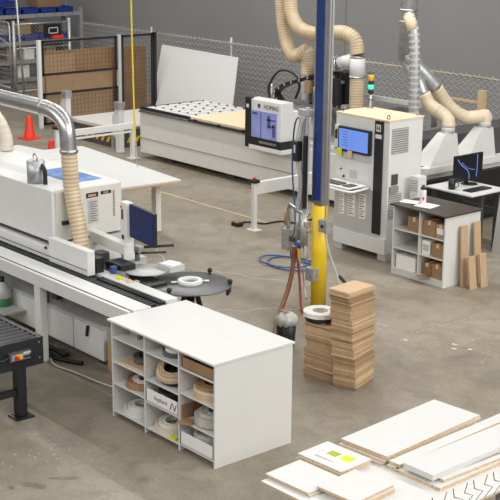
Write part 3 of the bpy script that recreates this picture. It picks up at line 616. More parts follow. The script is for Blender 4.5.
# ------------------------------------------------------------------ large shelf unit
X0, X1, Y0, Y1, HT = -10.0, -8.37, 6.745, 7.68, 1.02
su = thing('shelf_unit', 'large white shelf unit with twelve open compartments in the foreground', 'shelf unit', (-9.18, 7.2, 0))
B(X0-.03, X1+.012, Y0-.03, Y1+.02, HT-.02, HT, bev=.002).build('top', 'lam', su)
D = [X0, -9.447, -8.905, X1]
for i, x in enumerate(D):
    a = x if i == 0 else (x-.018 if i == 3 else x-.009)
    B(a, a+.018, Y0, Y1, 0, HT-.022).build('side_panel' if i in (0, 3) else 'divider', 'lam', su)
B(X0+.018, X1-.018, Y1-.012, Y1-.002, .04, HT-.02).build('back_panel', 'lam', su)
rows = [[.845, .59, .362, .07], [.842, .565, .338, .067], [.838, .593, .318, .075]]
for c in range(3):
    for z in rows[c]: B(D[c]+.012, D[c+1]-.012, Y0+.004, Y1-.012, z-.018, z).build('shelf', 'lam', su)
    ph = MB().m('ink')
for x in (D[0]+.0185, D[1]+.0095, D[2]+.0095):
    for z in [.12+.064*k for k in range(13)]: ph.cyl((x-.001, Y0+.07, z), (x+.001, Y0+.07, z), .004, 6)
ph.build('peg_holes', 'ink', su)
def coil(c, r, z, h_, mk, lb, x, y, ri=.6, grp='edge band coils in the shelf unit', flat=True, tilt=None):
    m = MB()
    k = 3
    for i in range(k):   # wound layers of slightly different height
        a = ri+(1-ri)*i/k; b_ = ri+(1-ri)*(i+1)/k-.02
        m.lathe_closed([(r*b_, 0), (r*b_, h_*(1-.1*(i % 2))), (r*a, h_*(1-.1*(i % 2))), (r*a, 0)], (x, y, z), 32, tilt)
    return single(m, 'edge_band_coil', mk, lb, 'coil', (x, y, z), grp)
C = lambda i: (D[i]+D[i+1])/2
r1, r2, r3 = rows
# column 1
def strip(x, y, z, mk, lb, rz):
    m = MB(); pts = [(x+.12*math.cos(a), y+.10*math.sin(a), z) for a in [i*.22 for i in range(12)]]
    for p, q in zip(pts, pts[1:]): m.prism([p, q, (q[0], q[1], z+.05), (p[0], p[1], z+.05)], ((x-p[0])*.04, (y-p[1])*.04, 0))
    return single(m, 'edge_band_strip', mk, lb, 'edge band', (x, y, z), 'loose bands in the shelf unit')
strip(C(0)-.13, Y0+.12, r1[0], 'cream', 'cream loose band in the top left compartment, left one', 0)
strip(C(0)+.02, Y0+.16, r1[0], 'tanband', 'tan loose band in the top left compartment, right one', 0)
single(MB().obox((C(0)+.03, Y0+.2, r1[1]+.008), (.44, .34, .016), .06), 'board_offcut', 'mdfb', 'pale board lying in the left column, second compartment from the top', 'board', (C(0), Y0+.2, r1[1]))
coil(0, .15, r1[1]+.018, .055, 'disc', 'dark grey coil on the pale board in the left column of the shelf', C(0)+.0, Y0+.24)
coil(0, .2, r1[2], .07, 'brownband', 'brown coil in the left column, third compartment from the top', C(0)-.0, Y0+.21)
coil(0, .15, r1[2]+.05, .03, 'whiteband', 'white coil lying on the brown coil in the left column', C(0)+.02, Y0+.22)
coil(0, .2, r1[3], .05, 'whiteband', 'white coil lying flat in the bottom left compartment, lower one', C(0)-.04, Y0+.21)
coil(0, .15, r1[3]+.052, .05, 'whiteband', 'white coil in the bottom left compartment, upper smaller one', C(0)+.0, Y0+.18)
coil(0, .16, r1[3]+.01, .012, 'plastic', 'thin clear band coil at front left of the bottom left compartment', C(0)+.08, Y0+.62)
# column 2
coil(1, .15, r2[0], .05, 'disc', 'dark coil in the top middle compartment, lower one', C(1)+.0, Y0+.2)
coil(1, .12, r2[0]+.052, .035, 'whiteband', 'pale coil on the dark coil in the top middle compartment', C(1)+.02, Y0+.18)
TL = Matrix.Rotation(R(24), 3, 'X')
coil(1, .245, r2[1]+.105, .03, 'black', 'black coil leaning under the tan loops in the centre compartment', C(1), Y0+.25, .3, tilt=TL)
for i, (r_, mk) in enumerate(((.252, 'tanband'), (.24, 'cream'), (.23, 'tanband'))):
    nv = TL @ Vector((0, 0, .035+i*.027)); coil(1, r_, r2[1]+.10+nv.z, .024, mk, 'wide loop of edge band leaning in the centre compartment, %s from the bottom' % order[i], C(1)+.01*i, Y0+.25+nv.y, .72, tilt=TL)
nv = TL @ Vector((.07, .05, .118)); coil(1, .1, r2[1]+.10+nv.z, .035, 'cream', 'small cream coil on top of the wide leaning loops in the centre compartment', C(1)+nv.x, Y0+.25+nv.y, .6, tilt=TL)
wb = thing('printed_box', 'open white printed carton with black contents in the middle column', 'box', (C(1), Y0+.2, r2[2]))
m = MB().m('paper'); xa, xb, ya, yb, z = D[1]+.02, D[2]-.02, Y0+.004, Y0+.4, r2[2]
for q in ((xa, xb, ya, ya+.006), (xa, xb, yb-.006, yb), (xa, xa+.006, ya, yb), (xb-.006, xb, ya, yb)): m.box(*q, z, z+.135)
m.box(xa, xb, ya, yb, z, z+.006); m.build('carton_body', 'paper', wb)
text('bogaband', .055, front(C(1)-.02, ya-.001, z+.07), 'ink', wb)
m = MB().m('mdfc').prism([(xb-.13, ya, z+.03), (xb-.10, ya, z+.1), (xb-.085, ya, z+.1), (xb-.105, ya, z+.03)], (0, -.001, 0)); m.prism([(xb-.09, ya, z+.1), (xb-.06, ya, z+.03), (xb-.045, ya, z+.03), (xb-.075, ya, z+.1)], (0, -.001, 0)); m.m('inkb').prism([(xb-.06, ya, z+.03), (xb-.03, ya, z+.1), (xb-.02, ya, z+.1), (xb-.045, ya, z+.03)], (0, -.001, 0)); m.build('logo_mark', 'mdfc', wb)
coil(1, .19, r2[2]+.0065, .15, 'black', 'thick black coil standing in the white printed carton', C(1), Y0+.2, .35)
coil(1, .2, r2[3], .05, 'cream', 'cream coil in the bottom middle compartment, lower one', C(1)-.06, Y0+.205)
coil(1, .16, r2[3]+.052, .04, 'whiteband', 'white coil on the cream coil in the bottom middle compartment', C(1)-.04, Y0+.19)
single(MB().obox((C(1)+.15, Y0+.03, r2[3]+.01), (.09, .05, .02), .1, .003), 'yellow_label', 'lime', 'small yellow label before the coils in the bottom middle compartment', 'label', (C(1)+.1, Y0+.04, r2[3]))
# column 3
lc = thing('cardboard_box', 'long open brown cardboard box in the top right compartment', 'box', (C(2), Y0+.25, r3[0]))
m = MB(); xa, xb, ya, yb, z = D[2]+.035, D[3]-.035, Y0+.015, Y0+.5, r3[0]
for q in ((xa, xb, ya, ya+.006), (xa, xb, yb-.006, yb), (xa, xa+.006, ya, yb), (xb-.006, xb, ya, yb)): m.box(*q, z, z+.105)
m.box(xa, xb, ya, yb, z, z+.006); m.build('carton_body', 'card', lc)
coil(2, .235, r3[1], .055, 'tanband', 'tan coil at the bottom of the right column, second compartment from the top', C(2)+.01, Y0+.24, .5)
coil(2, .235, r3[1]+.057, .025, 'cream', 'cream coil lying on the tan coil in the right column', C(2)+.01, Y0+.25, .55)
coil(2, .185, r3[1]+.084, .035, 'brownband', 'brown coil topmost in the right column, second compartment', C(2)-.01, Y0+.22, .5)
fl = single(MB().m('card').box(D[2]+.02, D[2]+.03, Y0+.02, Y0+.35, r3[2], r3[2]+.14), 'cardboard_flap', 'cardd', 'upright brown cardboard flap in the third compartment of the right column', 'cardboard', (D[2]+.03, Y0+.1, r3[2]))
single(MB().m('card').obox((D[2]+.12, Y0+.0, r3[2]+.012), (.14, .14, .006), .3), 'cardboard_flap', 'card', 'flat brown cardboard flap sticking out below the wrapped coil', 'cardboard', (D[2]+.12, Y0, r3[2]))
pc = coil(2, .2, r3[2]+.016, .08, 'plastic', 'coil wrapped in clear plastic in the third compartment of the right column', C(2)+.02, Y0+.205, .35)
coil(2, .16, r3[2]+.098, .035, 'plastic', 'upper plastic-wrapped coil in the third compartment of the right column', C(2)+.03, Y0+.2, .4)
cb = thing('white_carton', 'open white carton filled with coils in the bottom right compartment', 'box', (C(2), Y0+.2, r3[3]))
m = MB().m('paper'); xa, xb, ya, yb, z = D[2]+.02, D[3]-.03, Y0+.004, Y0+.42, r3[3]
for q in ((xa, xb, ya, ya+.006), (xa, xb, yb-.006, yb), (xa, xa+.006, ya, yb), (xb-.006, xb, ya, yb)): m.box(*q, z, z+.13)
m.box(xa, xb, ya, yb, z, z+.006); m.build('carton_body', 'paper', cb)
coil(2, .19, r3[3]+.0065, .15, 'plastic', 'wrapped white coil in the open carton, bottom right compartment', C(2)-.01, Y0+.21, .3)
coil(2, .09, r3[3]+.158, .03, 'black', 'small black coil on the carton contents, bottom right compartment', C(2)+.08, Y0+.2, .4)
# ------------------------------------------------------------------ edge banding machine
eb = thing('edge_banding_machine', 'long white edge banding machine with tall hood running from left edge', 'edge bander', (-13, 7.6, 0))
XL = -17.5
B(XL, -10.06, 6.99, 7.03, .885, 1.024, bev=.003).build('support_beam', 'white', eb)
B(XL, -10.06, 7.06, 7.28, .93, 1.022, bev=.003).build('infeed_table', 'white', eb)
m = MB().m('dgrey').box(XL, -10.08, 7.03, 7.06, .97, 1.0); m.m('black')
x = -14.0
while x < -10.1: m.box(x, x+.022, 7.03, 7.06, 1.0, 1.018); x += .04
m.build('roller_strip', 'dgrey', eb)
ch = MB().m('dgrey').box(XL, -10.12, 7.28, 7.52, .9, 1.0); ch.m('black')
x = -14.0
while x < -10.15:
    ch.box(x, x+.042, 7.295, 7.375, 1.0, 1.022); x += .055
x = -11.26
while x < -10.15: ch.box(x, x+.042, 7.42, 7.50, 1.0, 1.022); x += .055
ch.build('feed_chain', 'black', eb)
B(-11.5, -10.12, 7.505, 7.66, .93, 1.03, bev=.004).build('outer_table', 'white', eb)
m = MB().m('white').box(XL, -12.2, 7.46, 8.41, 1.215, 1.815, bev=.01); hood = m.build('hood', 'white', eb)
B(XL, -11.62, 7.39, 7.62, 1.03, 1.17, bev=.006).build('pressure_beam', 'white', eb)
B(-12.15, -11.355, 7.37, 7.467, 1.026, 1.305, bev=.008).build('beam_cover', 'white', eb)
m = MB().m('black').box(XL, -12.2, 7.45, 7.47, 1.2, 1.212); m.box(XL, -11.37, 7.364, 7.371, 1.085, 1.091); m.build('seam', 'black', eb)
MB().m('black').cyl((-12.23, 7.368, 1.165), (-12.23, 7.39, 1.165), .016, 12).cyl((-12.2, 7.45, 1.215), (-12.2, 7.47, 1.215), .014, 10).build('catch', 'black', eb)
B(XL, -12.1, 7.62, 8.4, .95, 1.2).build('machine_body', 'lgrey', eb)
B(-12.12, -11.55, 7.9, 8.3, .55, 1.05).build('end_body', 'lgrey', eb)
B(-12.2, -12.165, 7.5, 8.39, 1.23, 1.80).build('end_panel', 'panel', eb)
m = MB()
for (ya, yb, z0, z1, mk) in ((7.9, 8.06, 1.68, 1.735, 'black'), (8.1, 8.24, 1.70, 1.735, 'black'), (7.92, 8.03, 1.69, 1.72, 'mdf'), (8.13, 8.2, 1.71, 1.725, 'mdf')): m.m(mk).box(-12.165, -12.155-(.002 if mk == 'black' else 0), ya, yb, z0, z1)
m.m('lgrey').box(-12.165, -12.158, 7.92, 8.06, 1.38, 1.66); m.m('ink')
for i in range(9): m.box(-12.159, -12.155, 7.94, 8.04-.02*(i % 2), 1.4+i*.028, 1.41+i*.028)
for i in range(12): m.m('mdfc' if i % 2 else 'ink').box(-12.165, -12.156, 8.27, 8.29, 1.42+i*.026, 1.434+i*.026)
m.build('label_plates', 'black', eb)
MB().m('black').box(-12.18, -12.12, 7.56, 7.64, 1.42, 1.46).cyl((-12.13, 7.64, 1.44), (-12.13, 7.72, 1.44), .012, 8).build('handle', 'black', eb)
B(-13.25, -12.42, 7.88, 8.29, 1.805, 1.822).build('tinted_cover', 'bluetint', eb)
m = MB()
m.m('galv').cyl((-12.72, 7.58, 1.80), (-12.72, 7.58, 2.08), .105, 24).m('steel').lathe_closed([(.05, -.008), (.05, .008), (.034, .008), (.034, -.008)], (-12.72, 7.58, 2.115), 14, Matrix.Rotation(R(90), 3, 'X')).m('black').tube(catmull([(-12.63, 7.6, 2.03), (-12.56, 7.6, 1.98), (-12.55, 7.6, 1.82)], 5), .025, 8)
m.build('motor', 'galv', eb)
# base
m = MB().m('grey').box(XL, -11.15, 7.44, 8.3, .47, .93); m.m('lgrey').box(XL, -11.12, 7.40, 7.46, .455, .49)
m.build('base_recess', 'grey', eb)
for xa, xb in ((-11.72, -11.12), (-12.33, -11.74), (-12.98, -12.42), (-13.6, -13.0), (-14.4, -13.62)):
    d = B(xa, xb, 7.40, 7.44, .1, .45, bev=.004).build('base_door', 'white', eb)
    if xa == -11.72: MB().obox((-11.42, 7.385, .38), (.025, .03, .13), 0, .004, ry=R(12)).build('door_handle', 'black', d)
B(XL, -11.14, 7.44, 8.25, .1, .47).build('base_frame', 'lgrey', eb)
for x in (-14.0, -11.3): B(x-.06, x+.06, 7.5, 8.2, 0, .1).build('foot', 'dgrey', eb)
for x in (-11.82, -13.9): B(x-.06, x+.06, 7.0, 7.09, 0, .885, bev=.003).build('leg', 'white', eb)
B(-12.36, -12.28, 7.30, 7.40, 0, .9).build('grey_post', 'grey', eb)
B(-12.1, -12.0, 7.36, 7.44, .6, .8, bev=.004).build('switch_box', 'dgrey', eb)
B(-13.4, -12.75, 7.1, 7.40, .27, .29).build('bottle_ledge', 'lgrey', eb)
# arm and monitor
m = MB(); m.obox((-11.78, 7.95, 1.235), (.84, .10, .12), R(-5), .008); arm = m.build('panel_arm', 'white', eb)
pn = MB().obox((-11.45, 7.965, 1.47), (.155, .09, .58), R(-8), .008).build('control_panel', 'white', eb)
m = MB().m('black').obox((-11.475, 7.919, 1.62), (.03, .006, .11), R(-8)).obox((-11.47, 7.919, 1.36), (.05, .006, .05), R(-8)).m('orange').obox((-11.50, 7.922, 1.70), (.02, .006, .03), R(-8)).m('ink').obox((-11.46, 7.919, 1.26), (.03, .006, .03), R(-8)); m.build('buttons', 'black', pn)
ms = bpy.data.objects.new('monitor', None); COL.objects.link(ms); ms.parent = eb; ms.location = Vector((-11.105, 7.91, 1.565))-eb.location; ms.rotation_euler = (0, 0, R(-8))
mf = MB().box(-.278, .3, 0, .04, -.188, .188, .005).build('monitor_frame', 'black', ms, False)
sc_ = MB().box(-.266, .288, -.004, .001, -.176, .176).build('monitor_screen', 'navy', ms, False)
# feeding gear at the machine end
m = MB().m('black').box(-11.5, -11.2, 7.70, 7.9, 1.03, 1.12, bev=.01); m.box(-11.6, -11.38, 7.5, 7.6, 1.03, 1.2, bev=.008); m.box(-11.3, -10.75, 7.75, 8.0, .86, .99, bev=.01); m.m('lgrey').box(-11.0, -10.93, 7.74, 7.76, .88, 1.0).box(-11.2, -11.14, 7.74, 7.76, .9, 1.02); m.m('dgrey').box(-11.8, -11.65, 7.72, 7.86, 1.03, 1.16, bev=.01); m.m('grey').box(-11.25, -11.13, 7.66, 7.72, .92, 1.06); m.m('bhose').box(-11.3, -11.24, 7.62, 7.68, 1.03, 1.11)
m.build('glue_unit', 'black', eb)
m = MB().m('lgrey').lathe([(0, 0), (.24, 0), (.24, .01), (0, .01)], (-11.12, 7.98, 1.04), 32); m.build('coil_plate', 'disc', eb)
m = MB().m('grey').cyl((-11.45, 8.1, 1.06), (-11.45, 8.1, 1.2), .03, 10).box(-11.5, -11.36, 8.06, 8.14, 1.16, 1.24, bev=.01).m('black').tube([(-11.42, 8.1, 1.22), (-11.1, 8.35, 1.27)], .016, 8).tube([(-11.42, 8.05, 1.16), (-11.15, 8.28, 1.19)], .012, 8).m('steel').cyl((-11.6, 8.0, 1.05), (-11.6, 8.0, 1.25), .018, 8)
m.build('guide_lever', 'grey', eb)
single(MB().obox((-10.98, 8.22, 1.11), (.18, .16, .01), .3), 'paper_sheet', 'paper', 'white paper lying beside the coil disc on the edge bander', 'paper', (-10.98, 8.22, 1.1))
B(-11.1, -10.86, 8.12, 8.32, 1.04, 1.104).build('paper_rest', 'lgrey', eb)
single(MB().obox((-11.05, 7.57, 1.045), (.07, .05, .03), .4, .008), 'cleaning_cloth', 'lime', 'small yellow cloth on the rail end of the edge bander', 'cloth', (-11.05, 7.57, 1.03))
single(MB().m('tan').obox((-10.9, 7.6, 1.038), (.12, .06, .015), -.3, .004), 'wood_offcut', 'tan', 'tan offcut beside the yellow cloth on the edge bander', 'offcut', (-10.9, 7.6, 1.03))
# disc table
dt = thing('coil_disc_table', 'round dark grey coil disc on a stand at the edge bander end', 'disc table', (-10.66, 8.24, 0))
MB().lathe([(0, 0), (.455, 0), (.46, .004), (.46, .012), (.455, .016), (0, .016)], (-10.66, 8.24, .935), 48).build('disc', 'disc', dt)
MB().cyl((-10.66, 8.24, .02), (-10.66, 8.24, .935), .05, 16).build('stem', 'blacksteel', dt)
for a in (20, 140, 260):
    c, s_ = math.cos(R(a)), math.sin(R(a)); MB().prism([(-10.66+.04*c, 8.24+.04*s_, .88), (-10.66+.3*c, 8.24+.3*s_, .0), (-10.66+.36*c, 8.24+.36*s_, .0), (-10.66+.06*c, 8.24+.06*s_, .95)], (-s_*.04, c*.04, 0)).build('leg', 'blacksteel', dt)
for a in (112, 44, -68):
    c, s_ = math.cos(R(a)), math.sin(R(a)); MB().cyl((-10.66+.44*c, 8.24+.44*s_, .93), (-10.66+.44*c, 8.24+.44*s_, .975), .014, 8).lathe([(0, 0), (.026, 0), (.03, .02), (.02, .04), (0, .045)], (-10.66+.44*c, 8.24+.44*s_, .97), 12).build('knob', 'black', dt)
MB().m('black').obox((-10.66+.43*math.cos(R(40)), 8.24+.43*math.sin(R(40)), .89), (.16, .03, .06), R(-50)).build('bracket', 'black', dt)
ring_c = MB().m('white').lathe_closed([(.135, 0), (.14, .02), (.135, .04), (.09, .04), (.085, .02), (.09, 0)], (-10.66, 8.24, .952), 36)
rc = thing('edge_band_ring', 'white ring lying in the centre of the dark grey coil disc', 'coil', (-10.66, 8.24, .952)); ring_c.build('ring_body', 'white', rc)
for a in (60, 240):
    c, s_ = math.cos(R(a)), math.sin(R(a)); MB().cyl((-10.66+.14*c, 8.24+.14*s_, .97), (-10.66+.21*c, 8.24+.21*s_, .97), .012, 8).build('peg', 'white', rc)
# jug
jg = thing('bottle', 'white plastic jug with dark cap on ledge under the edge bander', 'bottle', (-13.08, 7.27, .29))
MB().m('green').lathe([(0, 0), (.09, 0), (.098, .02), (.098, .1)], (-13.08, 7.27, .29), 20).m('white').lathe([(.098, .1), (.098, .2), (.07, .27), (.03, .3), (0, .3)], (-13.08, 7.27, .29), 20).build('jug_body', 'white', jg)
MB().cyl((-13.08, 7.27, .585), (-13.08, 7.27, .645), .034, 14).build('cap', 'inkb', jg)
# cables under the machine
single(MB().tube(catmull([(-11.9, 7.2, .02), (-11.6, 7.05, .015), (-11.2, 7.1, .012), (-10.7, 7.15, .012), (-10.3, 7.3, .012), (-10.05, 7.5, .012)], 8), .012, 8), 'floor_cable', 'warmwhite', 'pale cable lying on the floor under the edge bander rail', 'cable', (-11.2, 7.1, 0))
single(MB().tube(catmull([(-12.05, 7.3, .06), (-11.9, 7.2, .1), (-11.7, 7.25, .06), (-11.8, 7.34, .04), (-12.0, 7.2, .05), (-11.75, 7.15, .03), (-11.4, 7.3, .02)], 8), .028, 8), 'floor_cable', 'black', 'tangled black cable on the floor beside the edge bander leg', 'cable', (-11.9, 7.2, 0))
single(MB().box(-11.08, -10.95, 7.42, 7.5, 0, .35, bev=.004), 'wood_offcut', 'mdf', 'brown board piece standing at the base end of the edge bander', 'offcut', (-11.0, 7.45, 0))
# ducts of the edge bander
du = thing('extraction_pipe', 'shiny steel extraction pipe with elbow above the edge bander hood', 'pipe', (-13.2, 7.95, 2.6))
P = catmull([(-17, 7.65, 2.71), (-15, 7.65, 2.705), (-13.2, 7.65, 2.70), (-12.58, 7.65, 2.695), (-12.3, 7.65, 2.65), (-12.15, 7.65, 2.53), (-12.11, 7.65, 2.26)], 10)
MB().tube(P, .092, 24).build('pipe_body', 'steel', du)
for x in (-12.6, -13.8): MB().cyl((x-.012, 7.65, 2.697), (x+.012, 7.65, 2.697), .097, 24).build('collar', 'steel', du)
MB().cyl((-12.11, 7.65, 2.25), (-12.11, 7.65, 2.29), .105, 24).build('collar', 'steel', du)
h = thing('extraction_hose', 'tan ribbed hose from the steel elbow down to the edge bander beam', 'hose', (-12.4, 7.9, 1.2))
MB().hose([(-12.11, 7.65, 2.27), (-12.095, 7.65, 2.05), (-12.075, 7.65, 1.83), (-12.02, 7.65, 1.62), (-11.95, 7.65, 1.42), (-11.88, 7.65, 1.16)], .092, .045, .06).build('hose_line', 'hose', h)
h = thing('extraction_hose', 'pale ribbed hose curving down onto the hood at the left edge', 'hose', (-14.6, 8.3, 1.85))
MB().hose([(-15.6, 8.2, 2.45), (-15.1, 8.25, 2.36), (-14.8, 8.28, 2.2), (-14.66, 8.3, 2.0), (-14.64, 8.3, 1.82)], .085, .04, .04, 14, ('hosepale', 'hosepale', 'hosepale', 'cream')).build('hose_line', 'hosepale', h)
# ------------------------------------------------------------------ black roller table
rt = thing('roller_table', 'black steel roller table at the left edge with red switch', 'roller table', (-11.5, 5.8, 0))
RX, RYa, RYb, RZ = -10.5, 5.2, 6.27, .81
B(RX-.05, RX, RYa, RYb, .525, RZ, bev=.004).build('end_plate', 'blacksteel', rt)
for y in (RYa, RYb-.05): B(-13.2, RX-.05, y, y+.05, .55, RZ, bev=.003).build('side_rail', 'blacksteel', rt)
x = RX-.11
for i in range(28):
    MB().cyl((x, RYa+.05, RZ-.03), (x, RYb-.05, RZ-.03), .03, 12).build('roller', 'dgrey', rt); x -= .092
for x in (RX-.06, -12.9):
    for y in (5.55, 6.02):
        B(x-.05, x+.05, y-.05, y+.05, .02, .56, bev=.004).build('leg', 'blacksteel', rt)
        B(x-.08, x+.1, y-.1, y+.1, 0, .016).build('foot_plate', 'blacksteel', rt)
    B(x-.03, x+.03, 5.55, 6.02, .24, .30).build('cross_bar', 'blacksteel', rt)
m = MB().m('dgrey').box(RX, RX+.05, 5.86, 6.10, .63, .72, bev=.006); m.m('grey').box(RX+.05, RX+.056, 5.88, 6.08, .645, .705); sw = m.build('switch_box', 'dgrey', rt)
MB().m('amber').box(RX+.055, RX+.062, 5.93, 5.995, .65, .70).m('red').cyl((RX+.055, 5.935, .672), (RX+.085, 5.935, .672), .02, 14).build('red_switch', 'amber', sw)
m = MB().m('lgrey').box(RX+.055, RX+.058, 6.01, 6.09, .695, .715)
for i in range(3): m.m('black').cyl((RX+.05, 6.02+i*.028, .67), (RX+.075, 6.02+i*.028, .67), .011, 10)
m.build('buttons', 'black', sw)
MB().tube(catmull([(RX+.03, 5.86, .68), (RX+.03, 5.78, .66), (RX+.02, 5.7, .7)], 5), .012, 8).build('cable', 'black', rt)
for z in (.6, .76): MB().cyl((RX, 6.22, z), (RX+.006, 6.22, z), .012, 8).build('bolt', 'steel', rt)
# ------------------------------------------------------------------ small shelf unit
sx0, sx1, sy0, sy1, sh = -11.8, -10.85, 12.66, 13.37, .975
ss = thing('shelf_unit', 'small white shelf unit with dark brown top and six compartments', 'shelf unit', (-11.32, 13, 0))
B(sx0-.04, sx1+.03, sy0-.03, sy1+.02, sh, sh+.022, bev=.002).build('top', 'brown', ss)
smid = -11.31
for x in (sx0, sx1-.02): B(x, x+.02, sy0, sy1, 0, sh).build('side_panel', 'lam', ss)
B(smid-.01, smid+.01, sy0, sy1, .07, sh).build('divider', 'lam', ss)
B(sx0+.02, sx1-.02, sy1-.012, sy1, 0, sh).build('back_panel', 'lam', ss)
B(sx0+.02, sx1-.02, sy0+.01, sy0+.028, 0, .075).build('plinth', 'lam', ss)
for z in (.66, .39, .095):
    for a, b2 in ((sx0+.02, smid-.01), (smid+.01, sx1-.02)): B(a, b2, sy0+.003, sy1-.012, z-.018, z).build('shelf', 'lam', ss)
carton('cardboard_box', -11.56, -11.33, sy0+.04, sy0+.36, .66, .86, 'brown cardboard box in the top left compartment of the small shelf', 'card')
carton('cardboard_box', -11.27, -11.05, sy0+.03, sy0+.36, .66, .87, 'brown cardboard box in the top right compartment, left one', 'card')
cb2 = carton('cardboard_box', -11.04, -10.88, sy0+.03, sy0+.36, .66, .85, 'brown cardboard box with white label in the top right compartment', 'cardb')
MB().box(-.06, .05, -.168, -.164, .06, .14).build('white_label', 'paper', cb2, False)
wbx = carton('white_carton', -11.74, -11.38, sy0+.03, sy0+.4, .095, .285, 'white carton in the bottom left compartment of the small shelf', 'paper', tape=False)
MB().box(-.186, .186, -.19, .19, .19, .2).build('lid', 'white', wbx, False)
wb2 = carton('white_carton', -11.28, -11.14, sy0+.04, sy0+.4, .39, .58, 'white carton with grey print in the middle right compartment', 'paper', tape=False)
MB().box(-.05, .05, -.184, -.179, .05, .14).build('printed_label', 'lgrey', wb2, False)
carton('cardboard_box', -11.1, -10.89, sy0+.03, sy0+.4, .39, .575, 'brown cardboard box in the middle right compartment beside a white carton', 'card')
carton('cardboard_box', -11.27, -11.1, sy0+.05, sy0+.42, .095, .27, 'dark brown cardboard box in the bottom right compartment, left one', 'cardd')
carton('cardboard_box', -11.08, -10.9, sy0+.03, sy0+.42, .095, .29, 'brown cardboard box in the bottom right compartment, right one', 'card')
single(MB().obox((-11.18, sy0-.03, .098), (.2, .14, .005), .5, 0, rx=R(-4)), 'cardboard_flap', 'card', 'cardboard flap sticking out of the bottom right compartment of the small shelf', 'cardboard', (-11.18, sy0, .095))
for i, (x, y, a) in enumerate(((-11.72, 12.92, .35), (-11.42, 12.92, .15))):
    single(MB().obox((x, y, .9995), (.26, .26 if i else .2, .004), a), 'paper_sheet', 'paper', ['white paper at the left end of the dark shelf top', 'white paper right of the bottle on the dark shelf top'][i], 'paper', (x, y, .997), 'papers on the dark shelf top')
wbt = thing('water_bottle', 'white water bottle with black cap standing on the dark shelf top', 'bottle', (-11.56, 12.99, .997))
MB().lathe([(0, 0), (.042, 0), (.045, .01), (.045, .17), (.038, .19), (0, .19)], (-11.56, 12.99, 1.002), 20).build('bottle_body', 'white', wbt)
MB().lathe([(.04, .19), (.04, .215), (.022, .225), (.022, .25), (0, .25)], (-11.56, 12.99, 1.002), 16).build('cap', 'black', wbt)
MB().m('orange').prism([(-11.535, 12.943, 1.08), (-11.515, 12.95, 1.04), (-11.505, 12.96, 1.075), (-11.515, 12.95, 1.1)], (.004, -.006, 0)).build('logo_mark', 'orange', wbt)
for i, (y, h_, dx, lb) in enumerate(((12.91, .83, .12, 'tall tan plank leaning on the small shelf side, nearer one'), (13.16, .85, .14, 'tall tan plank leaning on the small shelf side, farther one'),
                                  (12.90, .44, .28, 'short tan plank leaning before the tall planks, nearer one'), (13.1, .45, .30, 'short tan plank leaning before the tall planks, farther one'))):
    t_ = .022; xb = sx1+dx-.02; xt = sx1+(.04, .05, .2, .22)[i]
    single(MB().prism([(xb, y, 0), (xb+t_, y, 0), (xt+t_, y, h_), (xt, y, h_)], (0, .135, 0)), 'plank', 'plank', lb, 'plank', (xb, y+.06, 0), 'planks beside the small shelf')
wp = thing('computer_tower', 'small white computer tower standing behind the shelf beside the control cabinet', 'computer', (-12.07, 13.45, 0))
B(-12.14, -12.0, 13.38, 13.52, 0, .86).build('pedestal', 'lgrey', wp); t2 = B(-12.15, -11.99, 13.36, 13.53, .86, 1.24, bev=.008).build('case', 'white', wp)
m = MB().m('grey')
for i in range(5): m.box(-12.14, -12.0, 13.354, 13.361, 1.03+i*.035, 1.04+i*.035)
m.build('grille', 'lgrey', t2)
# ------------------------------------------------------------------ computer desk
dk = thing('computer_desk', 'white computer desk behind the small shelf at the right edge', 'desk', (-12.15, 14.5, 0))
B(-12.6, -11.7, 14.2, 15.0, .878, .9, bev=.002).build('desk_top', 'lam', dk)
for x, y in ((-12.5, 14.3), (-11.8, 14.9), (-12.5, 14.9), (-11.85, 14.6)): B(x-.03, x+.03, y-.03, y+.03, 0, .878).build('leg', 'dgrey', dk)
B(-12.5, -11.8, 14.88, 14.92, .5, .6).build('cross_bar', 'dgrey', dk)
mn = thing('monitor', 'black desktop monitor showing glowing blue curves on the computer desk', 'monitor', (-12.3, 14.82, .9))
B(-12.34, -12.3, 14.45, 15.09, .945, 1.35, bev=.006).build('monitor_frame', 'black', mn)
scn = B(-12.3, -12.296, 14.465, 15.075, .962, 1.335).build('screen', 'dscreen', mn)
MB().tube(catmull([(-12.295, 14.50, 1.30), (-12.295, 14.6, 1.2), (-12.295, 14.72, 1.12), (-12.295, 14.77, 1.05), (-12.295, 14.775, .97)], 8), .007, 6).tube(catmull([(-12.295, 14.95, 1.33), (-12.295, 14.955, 1.15), (-12.295, 14.94, .99)], 6), .006, 6).tube(catmull([(-12.295, 14.6, 1.24), (-12.295, 14.75, 1.14), (-12.295, 14.9, 1.1)], 6), .004, 6).build('blue_curves', 'line', scn)
MB().box(-12.36, -12.33, 14.73, 14.81, .91, 1.1).lathe([(0, 0), (.13, 0), (.12, .012), (0, .014)], (-12.28, 14.77, .9), 24).build('stand', 'black', mn)
single(B(-12.02, -11.85, 14.36, 14.83, .9, .918, bev=.004), 'keyboard', 'black', 'black keyboard on the computer desk in front of the monitor', 'keyboard', (-11.93, 14.6, .9))
mg = thing('mug', 'black mug on the computer desk left of the monitor', 'mug', (-12.2, 14.3, .9))
MB().lathe([(0, 0), (.052, 0), (.055, .15), (.049, .15), (.046, .01), (0, .01)], (-12.2, 14.33, .9), 20).build('mug_body', 'black', mg)
MB().tube(catmull([(-12.15, 14.35, 1.02), (-12.11, 14.37, 1.0), (-12.11, 14.37, .95), (-12.15, 14.35, .93)], 5), .008, 6).build('handle', 'black', mg)
rc_ = thing('machine_pedestal', 'light grey machine pedestal at the right edge beside the desk', 'pedestal', (-11.4, 14.6, 0))
MB().prism([(-11.62, 14.62, 0), (-11.3, 14.62, 0), (-11.3, 14.62, .95), (-11.52, 14.62, .95)], (0, .5, 0)).build('pedestal_body', 'lgrey', rc_)
mn.location.y += .05
